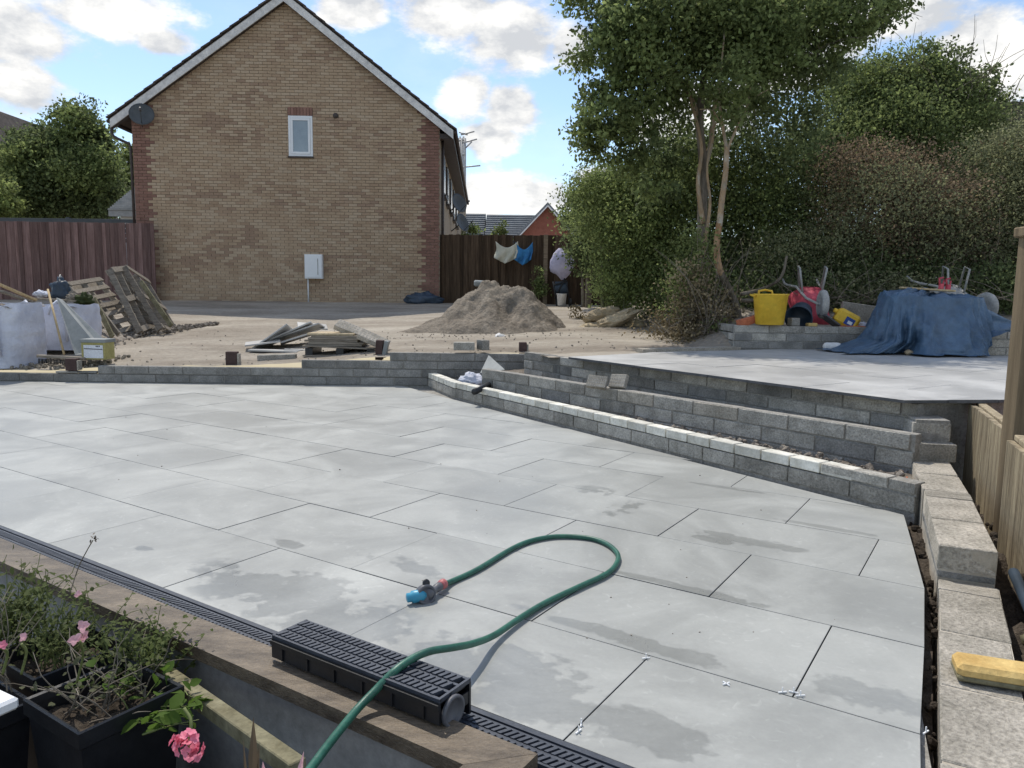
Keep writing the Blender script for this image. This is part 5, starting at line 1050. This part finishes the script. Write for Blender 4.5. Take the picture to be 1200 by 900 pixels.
for i in range(10): q = atY(108+random.uniform(-2, 5), 632+random.uniform(-5, 3), 2.15); leaf(b, q, (random.gauss(0, 1), random.gauss(0, 1), random.gauss(0, 1)), (0, .3, 1), .012, .006)
b.build('seed_head', 'twig', t)
def flower(u, v, Y, r, n, m, label, stem_to=None, seed=0):
    random.seed(seed); t = thing('flower_head', label, 'flower', tuple(atY(u, v, Y))); c_ = atY(u, v, Y); b = MB()
    for i in range(n):
        q = c_+Vector((random.gauss(0, r*.42), random.gauss(0, r*.3), random.gauss(0, r*.42))); o_ = (q-c_).normalized() if n > 5 else Vector((0, -.7, .5))
        for k in range(5):
            a = k*1.256+random.random(); side = o_.cross(Vector((0, 0, 1))).normalized(); u2 = side.cross(o_); d = (side*math.cos(a)+u2*math.sin(a)+o_*.35); leaf(b, q, d, o_, r*random.uniform(.28, .42)*(2 if n < 5 else 1), r*.30*(2 if n < 5 else 1))
    b.build('petals', m, t)
    if stem_to: b = MB(); b.tube(catmull([c_+Vector((0, -.01, -.01)), (c_+Vector(stem_to))/2+Vector((.01, 0, .01)), Vector(stem_to)]), .0035, 6); b.build('stem', 'stem', t)
flower(221, 876, 1.42, .034, 34, 'pink', 'bright pink geranium head at the bottom, between planter and hose', atY(216, 830, 1.46)[:], 3)
flower(96, 745, 1.9, .026, 3, 'palepink', 'pale pink bloom over the front planter at the left', atY(90, 800, 1.95)[:], 4)
flower(97, 696, 2.15, .014, 2, 'palepink', 'small pale pink bud in front of the timber coping', atY(90, 720, 2.15)[:], 5)
flower(5, 752, 1.7, .016, 2, 'pink', 'pink bloom at the left edge of the picture', atY(3, 790, 1.7)[:], 6)
flower(28, 748, 1.8, .014, 3, 'palepink', 'faded pink bloom next to the one at the left edge', atY(25, 790, 1.8)[:], 7)
t = thing('spiky_leaves', 'reddish pointed leaves rising at the bottom in front of the batten', 'plant', tuple(atY(300, 900, 1.3)))
for (u0, u1, v1, w_, m) in ((297, 297, 840, .009, 'leaf_red'), (290, 285, 866, .003, 'leaf_red'), (300, 304, 868, .003, 'leaf_red'), (312, 308, 892, .008, 'palepink'), (345, 356, 880, .006, 'palepink')):
    A = atY(u0, 935, 1.32); B = atY(u1, v1, 1.32); n_ = Vector((1, -.3, 0)); b = MB(); b.add([A-n_*w_, A+n_*w_, A.lerp(B, .5)+n_*w_*1.2, A.lerp(B, .5)-n_*w_*1.2, B, A.lerp(B, .5)+Vector((0, -.004, 0))], [(0, 1, 5), (1, 2, 5), (2, 4, 5), (4, 3, 5), (3, 0, 5)]); b.build('leaf_blade', m, t)
def atG(u, v, gy): d = ray(u, v); k = gs*d.x+gc*d.y; return Vector((0, 0, H))+d*(gy/k)
MB().bar(atG(188, 786, 1.37), atG(350, 902, 1.18), .045, .045, 0, tuple(g2w(0, 1)), .003).build('batten', 'algae_timber', None, 'green stained batten leaning against the grey wall below the coping', None, 'batten')
q = atZ(2, 822, .1); MB().box((q.x-.03, q.y, .09), (.11, .09, .035), (0, 0, -.5), 0, .008).build('white_tray', 'white', None, 'corner of a white plastic tray at the left edge', None, 'tray')
# ------------------------------------------------------------------ trees and shrubs
def leaves_mesh(name, m, clumps, n_total, size, seed=0, shell=.55, droop=0., flat=.0, asp=.62, tight=.20):
    """clumps: (x,y,z, rx,ry,rz, weight). Each clump is filled with sub-clusters of small folded leaves."""
    g = np.random.RandomState(seed); W = np.array([c[6]*(c[3]*c[4]*c[5])**.67 for c in clumps]); W = W/W.sum(); P = []; T = []
    for c, wt in zip(clumps, W):
        n = max(8, int(n_total*wt)); ncl = max(5, int(n/42)); d = g.normal(size=(ncl, 3)); d /= np.linalg.norm(d, axis=1)[:, None]
        rad = shell+(1-shell)*g.rand(ncl)**.7; rad *= 1+.16*g.normal(size=ncl); cc = d*rad[:, None]*np.array(c[3:6])+np.array(c[:3])
        idx = g.randint(0, ncl, n); sp = np.array(c[3:6]).mean()*tight+.05
        q = g.normal(size=(n, 3))*sp*np.array([1, 1, .62]); P.append(cc[idx]+q); tb = g.rand(ncl); T.append(np.clip(tb[idx]*.6+g.rand(n)*.4, 0, 1))
    P = np.concatenate(P); T = np.concatenate(T); n = len(P)
    a = g.normal(size=(n, 3)); a[:, 2] -= droop; a /= np.linalg.norm(a, axis=1)[:, None]; u = g.normal(size=(n, 3)); u[:, 2] += flat
    s_ = np.cross(a, u); s_ /= np.linalg.norm(s_, axis=1)[:, None]; nn_ = np.cross(s_, a); L_ = size*(.6+.8*g.rand(n))[:, None]; Wd = L_*asp*.5
    V = np.stack([P, P+a*L_*.45+s_*Wd+nn_*Wd*.35, P+a*L_, P+a*L_*.45-s_*Wd+nn_*Wd*.35], 1).reshape(-1, 3)
    me = bpy.data.meshes.new(name); me.vertices.add(4*n); me.vertices.foreach_set('co', V.ravel().astype('f')); me.loops.add(6*n); me.polygons.add(2*n)
    base = np.arange(n)[:, None]*4; li = (base+np.array([0, 1, 2, 0, 2, 3])).ravel(); me.loops.foreach_set('vertex_index', li.astype('i')); me.polygons.foreach_set('loop_start', np.arange(0, 6*n, 3).astype('i')); me.polygons.foreach_set('loop_total', np.full(2*n, 3, 'i'))
    at_ = me.attributes.new('tint', 'FLOAT', 'FACE'); at_.data.foreach_set('value', np.repeat(T, 2).astype('f')); me.materials.append(M[m]); me.update(calc_edges=True); return me
def px_clump(u, v, ru, rv, Y, ry=None, wt=1.):
    c = atY(u, v, Y); k = Y/FPX; return (c.x, c.y, c.z, ru*k, ry or (ru+rv)*.5*k, rv*k, wt)
def add_leaves(parent, name, m, clumps, n, size, seed=0, **k):
    me = leaves_mesh(name, m, clumps, n, size, seed, **k); return link(name, me, parent, kind='stuff')
def limb(b, pts, r0, r1, n=9):
    P = catmull(pts, 6); b.tube(P, [(r0+(r1-r0)*(i/(len(P)-1))**.8)*(1+.06*noise.noise(Vector((i*.7, r0*50, 0)))) for i in range(len(P))], n)
def twigs(b, c, n, L_, r, seed, up=.4, base_spread=.3, seg=5):
    g = random.Random(seed)
    for _ in range(n):
        p = Vector(c)+Vector((g.uniform(-1, 1)*base_spread, g.uniform(-1, 1)*base_spread*.6, 0)); d = Vector((g.gauss(0, .6), g.gauss(0, .4), up+g.gauss(0, .3))).normalized(); P = [p]; l_ = L_*g.uniform(.4, 1.1)
        for k in range(seg): d = (d+Vector((g.gauss(0, .22), g.gauss(0, .22), g.gauss(-.03, .18)))).normalized(); p = p+d*l_/seg; P.append(p)
        b.tube(P, [r*(1-.75*k/seg) for k in range(seg+1)], 4, 0, False)
# main tree
mt_ = thing('tall_tree', 'tall tree with two visible stems and drooping leafy crown, centre right', 'tree', tuple(atY(830, 388, 11.6)))
q = lambda u, v, Y=11.4: atY(u, v, Y)
b = MB(); limb(b, [q(823, 400), q(824, 330), q(823, 250), q(824, 195), q(820, 140), q(826, 80), q(835, 0), q(838, -80)], .105, .03); trk = b.build('trunk', 'bark', mt_)
b = MB(); limb(b, [q(824, 200), q(833, 168), q(838, 120), q(850, 60)], .05, .02); limb(b, [q(822, 145), q(800, 95), q(770, 55), q(735, 30)], .045, .014); limb(b, [q(826, 90), q(880, 40), q(930, 0), q(985, -30)], .05, .015); limb(b, [q(836, 20), q(790, -40), q(740, -70)], .04, .012); limb(b, [q(838, -20), q(900, -80), q(950, -100)], .04, .012)
limb(b, [q(824, 262, 11.3), q(818, 215, 11.3), q(822, 170, 11.3), q(808, 110, 11.3), q(800, 60, 11.3)], .04, .014); limb(b, [q(824, 300, 11.3), q(832, 240, 11.2), q(829, 190, 11.2), q(845, 120, 11.2)], .03, .010)
b.build('limb', 'bark_birch', mt_)
add_leaves(mt_, 'crown', 'leaf_dark', [px_clump(*c) for c in ((760, 20, 60, 55, 11.6), (722, 60, 42, 38, 11.3), (740, 10, 50, 30, 11.2), (800, 60, 60, 60, 11.9), (715, 130, 40, 40, 11.4), (758, 115, 45, 45, 11.6), (700, 155, 26, 20, 11.2), (745, 170, 32, 22, 11.3), (860, 20, 70, 55, 11.8), (930, 10, 70, 45, 11.9), (990, 5, 60, 35, 12), (1030, 8, 30, 22, 12), (970, 50, 45, 30, 12),
    (780, -60, 90, 60, 11.5), (880, -70, 110, 70, 11.7), (980, -50, 70, 45, 12), (790, 150, 30, 50, 12.3, None, .6), (890, 90, 80, 60, 12.3), (950, 85, 45, 35, 12.2), (770, 210, 30, 40, 11.9), (900, 150, 70, 50, 12.6), (690, -30, 35, 25, 11.4))], 42000, .070, 1, droop=.6, tight=.095)
add_leaves(mt_, 'crown', 'leaf_mid', [px_clump(*c) for c in ((735, 40, 45, 40, 11.0), (712, 140, 38, 30, 11.0), (770, 90, 50, 50, 11.1), (880, 40, 60, 40, 11.2), (960, 20, 60, 30, 11.4), (800, 20, 60, 50, 11.1))], 20000, .068, 2, droop=.6, tight=.11)
b = MB(); 
for (u, v) in ((725, 40), (740, 110), (990, 10), (960, 60), (700, 120), (780, 60), (900, 60), (1040, 5), (870, 110)): twigs(b, q(u, v, 11.5), 7, .8, .008, int(u), -.1, .2)
b.build('twigs', 'twig', mt_, kind='stuff')
hang = []
for k, (u, v) in enumerate(((690, 175), (702, 170), (716, 178), (748, 188), (737, 196), (682, 160), (690, 60), (680, 70), (720, 95), (1045, 12), (1058, 4), (1020, 30), (985, 62), (1000, 40), (960, 90), (765, 225), (700, 108), (728, 160), (680, 5), (672, -5))):
    hang.append(px_clump(u, v, 9+k % 4*2, 12, 11.3))
add_leaves(mt_, 'hanging_sprays', 'leaf_mid', hang, 3600, .068, 77, droop=1., tight=.3)
t2 = thing('forked_birch', 'slim forked tree with pale trunk stripped to orange bark near its foot', 'tree', tuple(atY(864, 385, 10.6)))
q2 = lambda u, v, Y=10.7: atY(u, v, Y)
b = MB(); limb(b, [q2(845, 322), q2(841, 305), q2(840, 285), q2(843, 262)], .049, .043); b.build('bare_orange_trunk', 'bark_orange', t2); b = MB(); limb(b, [q2(868, 394), q2(862, 358), q2(852, 335), q2(845, 320)], .062, .049); b.build('trunk_foot', 'bark', t2); b = MB(); limb(b, [q2(843, 265), q2(846, 235), q2(850, 205), q2(852, 172)], .043, .036); b.build('trunk', 'bark_birch', t2)
b = MB(); limb(b, [q2(852, 178), q2(846, 140), q2(843, 110), q2(846, 70), q2(850, 30)], .026, .010); b.build('fork', 'bark_birch', t2); b = MB(); limb(b, [q2(852, 176), q2(863, 150), q2(874, 128), q2(880, 100)], .022, .008); b.build('fork', 'bark_birch', t2)
b = MB(); limb(b, [q2(848, 150), q2(835, 130), q2(820, 128)], .010, .005); limb(b, [q2(868, 140), q2(880, 118), q2(900, 105)], .010, .004); b.build('twigs', 'bark_birch', t2)
add_leaves(t2, 'crown', 'leaf_mid', [px_clump(*c) for c in ((870, 60, 45, 45, 11), (855, 20, 50, 40, 11), (905, 70, 40, 30, 11), (882, 115, 16, 12, 10.8), (895, 130, 12, 10, 10.7), (848, 120, 22, 26, 10.5), (862, 90, 26, 22, 10.4))], 8500, .065, 5, droop=.3, tight=.16)
def shrub(name, label, cat, mats_clumps, group=None, stems=None, base=None, tw=None):
    c0 = mats_clumps[0][1][0]; X, Y = c0[0], c0[1]; t = thing(name, label, cat, (X, Y, yardz(X, Y)), group)
    b = MB()
    for c in mats_clumps[0][1][:6]:
        zb = yardz(c[0], c[1])-.05
        if c[2]-c[5]*.2 > zb+.2: limb(b, [(X+(c[0]-X)*.3, Y+(c[1]-Y)*.3, zb), ((X+c[0])/2, (Y+c[1])/2, (zb+c[2])/2), (c[0], c[1], c[2])], .05, .012, 6)
    if b.v: b.build('stems', 'bark', t)
    for i, (m, cl, n, s_) in enumerate(mats_clumps): add_leaves(t, 'foliage', m, cl, n, s_, int(abs(X)*100)+i)
    if tw: b = MB(); [twigs(b, q_, n_, L_, r_, int(q_[0]*10+77), up_, sp_) for (q_, n_, L_, r_, up_, sp_) in tw]; b.build('bare_twigs', 'twig', t, kind='stuff')
    return t
pc_ = lambda L_: [px_clump(*c) for c in L_]
shrub('hedge_shrub', 'big light green shrub left of the tall tree, overhanging the dark fence', 'shrub', [('leaf_mid', pc_([(715, 245, 48, 40, 14.5), (755, 230, 50, 45, 14), (700, 215, 30, 16, 14.8), (740, 290, 45, 45, 14.4), (780, 260, 45, 70, 13.9), (742, 338, 40, 34, 14.4), (795, 330, 36, 48, 13.2), (800, 200, 30, 50, 13.2)]), 52000, .055), ('leaf_light', pc_([(710, 225, 40, 22, 14.2), (760, 205, 40, 30, 13.8), (745, 265, 40, 40, 13.6), (738, 330, 34, 30, 13.9)]), 12000, .055)],
      tw=[(atY(765, 382, 13.6), 26, .9, .006, .6, .6)])
shrub('dark_bush', 'small dark tree top between the red gable and the light green shrub', 'shrub', [('leaf_dark', pc_([(690, 235, 22, 14, 19), (677, 248, 16, 20, 19), (700, 265, 28, 30, 18.5), (690, 290, 20, 30, 18)]), 9000, .09)])
shrub('background_shrub', 'dark dense bushes directly behind the two trunks', 'shrub', [('leaf_dark', pc_([(870, 200, 70, 60, 13.8), (820, 260, 60, 80, 14), (900, 280, 60, 70, 13.6), (850, 340, 60, 50, 13.2), (940, 230, 60, 70, 14.2), (930, 320, 50, 40, 13.2)]), 62000, .055), ('leaf_mid', pc_([(880, 235, 45, 50, 13), (840, 190, 40, 30, 13.2), (930, 290, 50, 30, 12.8)]), 9000, .055)])
shrub('tall_shrub', 'tall rounded yellow green shrub on the right, topping the bank', 'shrub', [('leaf_dark', pc_([(1000, 150, 60, 60, 15), (1060, 130, 60, 55, 15), (1040, 190, 80, 50, 14.5), (1110, 160, 50, 45, 15), (980, 200, 50, 60, 14.5), (1000, 100, 30, 30, 15.3)]), 52000, .06), ('leaf_light', pc_([(1050, 90, 50, 28, 14.8), (1010, 110, 40, 30, 14.6), (1090, 110, 35, 30, 14.6)]), 11000, .06), ('leaf_mid', pc_([(1060, 150, 60, 40, 14), (1120, 130, 40, 30, 14.4), (1000, 170, 40, 40, 13.9)]), 14000, .058)],
      tw=[(atY(1090, 95, 14.6), 9, 1.1, .009, .6, .5), (atY(1130, 110, 14.6), 8, 1.2, .009, .3, .4)])
shrub('arching_shrub', 'loose arching shrub with sparse dark leaves against the sky at upper right', 'shrub', [('leaf_dark', pc_([(1110, 75, 28, 14, 14.6), (1140, 100, 30, 18, 14.6), (1165, 110, 14, 8, 14.6), (1090, 62, 16, 10, 14.7), (1150, 135, 40, 30, 14.8), (1085, 95, 30, 25, 14.8), (1160, 80, 10, 5, 14.6)]), 6500, .07)], tw=[(atY(1120, 130, 14.6), 30, 1.7, .012, .9, .9), (atY(1060, 110, 14.8), 16, 1.2, .010, .9, .6)])
shrub('reddish_shrub', 'reddish brown shrub in the middle of the bank on the right', 'shrub', [('leaf_red', pc_([(1010, 200, 50, 30, 12.8), (1060, 210, 50, 35, 12.6), (1020, 250, 60, 40, 12.4), (1090, 250, 60, 45, 12.3), (1050, 290, 60, 35, 12.1), (1120, 290, 40, 30, 12)]), 28000, .046), ('leaf_olive', pc_([(1040, 240, 60, 50, 12), (1090, 280, 60, 40, 11.8), (990, 290, 50, 40, 12)]), 16000, .045)], tw=[(atY(1060, 330, 12), 60, 1.5, .007, .5, 1.3)])
shrub('olive_shrub', 'grey green tangled shrub at the right edge behind the post', 'shrub', [('leaf_olive', pc_([(1170, 200, 50, 40, 12.6), (1150, 260, 50, 50, 12.2), (1200, 240, 50, 60, 12.2), (1230, 180, 50, 50, 12.6), (1180, 310, 50, 30, 11.8), (1240, 300, 50, 60, 12)]), 46000, .045), ('leaf_dark', pc_([(1180, 230, 60, 60, 13), (1160, 310, 60, 50, 12.6), (1080, 320, 70, 35, 12.6)]), 22000, .05)], tw=[(atY(1150, 335, 11.8), 60, 1.6, .007, .5, 1.2)])
shrub('low_bank_growth', 'dark low growth and brambles over the bank behind the wheelbarrows', 'bramble', [('leaf_dark', pc_([(930, 325, 50, 30, 12), (990, 315, 60, 30, 12), (1050, 330, 60, 25, 11.6), (890, 350, 40, 25, 11.6), (1130, 335, 60, 25, 11.4), (1200, 340, 40, 30, 11.2), (960, 345, 60, 16, 11.4)]), 34000, .05), ('leaf_olive', pc_([(1010, 340, 60, 20, 11.2), (930, 300, 50, 25, 11.8), (1080, 345, 50, 15, 11)]), 9000, .042)], tw=[(atY(950, 355, 11), 50, .9, .006, .4, 1.), (atY(1080, 350, 10.8), 40, .9, .006, .3, 1.2)])
b = MB()
for (P_, r0, r1, lb) in (([(868, 345), (895, 338), (915, 325), (922, 300)], .05, .03, 0), ([(868, 352), (930, 352), (990, 348)], .045, .03, 0)): limb(b, [atY(u, v, 10.9) for u, v in P_], r0*.6, r1*.6)
b.build('fallen_branch', 'bark', None, 'fallen pale branches lying on the bank left of the red wheelbarrow', None, 'branch')
# tangle at the tree foot
tg = thing('bramble_tangle', 'dry bare stems and dead leaves tangled round the foot of the tall tree', 'bramble', tuple(atY(820, 395, 11)))
b = MB()
for i, (u, Y) in enumerate(((806, 10.9), (820, 10.7), (836, 10.6), (796, 11.1), (828, 10.5), (812, 11))): twigs(b, atY(u+4, 392, Y), 9, 1.45, .007, i+3, 4.5, .14, 7)
twigs(b, atY(815, 390, 10.6), 34, .4, .006, 40, .4, .55); b.build('bare_stems', 'twig', tg, kind='stuff')
add_leaves(tg, 'dead_leaves', 'leaf_dry', [px_clump(*c) for c in ((820, 388, 45, 10, 10.7), (800, 375, 30, 16, 10.9), (840, 360, 20, 20, 10.6), (815, 340, 25, 30, 10.8), (770, 388, 30, 6, 11.4))], 5200, .045, 31)
add_leaves(tg, 'foliage', 'leaf_mid', [px_clump(*c) for c in ((800, 350, 18, 34, 11), (828, 310, 14, 44, 10.9), (812, 300, 16, 34, 11.1), (845, 378, 16, 9, 10.5))], 2600, .045, 32)
# left trees
lt = thing('garden_tree', 'round dark green tree behind the purple brown fence at the left', 'tree', tuple(atY(70, 300, 26))); b = MB(); limb(b, [atY(75, 345, 26), atY(73, 270, 26), atY(70, 200, 26), atY(80, 150, 26)], .18, .05); b.build('trunk', 'bark', lt)
b = MB(); limb(b, [atY(73, 260, 26), atY(40, 220, 26), atY(20, 190, 26)], .09, .03); limb(b, [atY(73, 250, 26), atY(105, 215, 26), atY(120, 180, 26)], .09, .03); b.build('limb', 'bark', lt)
add_leaves(lt, 'crown', 'leaf_dark', pc_([(90, 150, 28, 26, 26), (60, 175, 30, 28, 26), (105, 180, 24, 30, 26), (25, 170, 18, 16, 26), (30, 215, 42, 38, 26), (85, 215, 45, 40, 26), (50, 245, 50, 22, 26), (110, 235, 24, 24, 26), (118, 165, 12, 12, 26), (15, 195, 22, 24, 26)]), 42000, .12, 41)
add_leaves(lt, 'crown', 'leaf_mid', pc_([(88, 145, 24, 20, 25.4), (40, 190, 30, 24, 25), (100, 200, 30, 28, 25), (20, 225, 25, 20, 25)]), 9000, .12, 42)
lt2 = thing('distant_tree', 'lighter green tree seen between the dark tree and the brick gable', 'tree', tuple(atY(145, 250, 36))); b = MB(); limb(b, [atY(146, 300, 36), atY(146, 230, 36), atY(150, 190, 36)], .16, .05, 7); b.build('trunk', 'bark', lt2)
add_leaves(lt2, 'crown', 'leaf_light', pc_([(148, 200, 14, 18, 36), (135, 222, 18, 16, 36), (155, 230, 20, 20, 36), (150, 182, 8, 10, 36), (128, 210, 8, 8, 36)]), 7000, .16, 43)
lt3 = thing('near_bush', 'light green bush top at the far left edge above the fence', 'shrub', tuple(atY(0, 280, 23))); b = MB(); limb(b, [atY(2, 340, 23), atY(2, 280, 23), atY(5, 245, 23)], .08, .03, 7); b.build('trunk', 'bark', lt3)
add_leaves(lt3, 'crown', 'leaf_light', pc_([(5, 240, 16, 14, 23), (-10, 225, 20, 20, 23), (-20, 250, 30, 20, 23)]), 5000, .10, 44)
for (u, v, lb) in ((553, 268, 'wispy treetop showing in front of the grey slate roof, left'), (587, 268, 'wispy treetop between the slate roof and the red gable')):
    t = thing('treetop', lb, 'tree', tuple(atY(u, 290, 34))); b = MB(); limb(b, [atY(u, 345, 34), atY(u, 290, 34), atY(u+1, 262, 34)], .08, .02, 6); b.build('trunk', 'bark', t); add_leaves(t, 'crown', 'leaf_mid', pc_([(u, 272, 5, 10, 34), (u-4, 280, 7, 8, 34), (u+6, 282, 6, 8, 34)]), 900, .13, u)
# climbing plant on the dark fence
t = thing('climber', 'thin climbing plant growing up the dark fence beside the post', 'plant', tuple(atY(630, 352, 19.9))); b = MB(); limb(b, [atY(631, 356, 19.9), atY(632, 335, 19.9), atY(631, 320, 19.9)], .012, .006, 5); b.build('stem', 'stem', t); add_leaves(t, 'foliage', 'leaf_mid', pc_([(631, 325, 3, 10, 19.9), (632, 342, 4, 10, 19.9)]), 500, .07, 55)
add_leaves(thing('dry_sprig', 'dry weed standing on the yard before the dark fence at right', 'plant', tuple(atY(678, 372, 15))), 'foliage', 'leaf_dry', pc_([(676, 365, 5, 6, 15), (680, 372, 6, 4, 15), (690, 374, 8, 3, 15)]), 260, .06, 56)
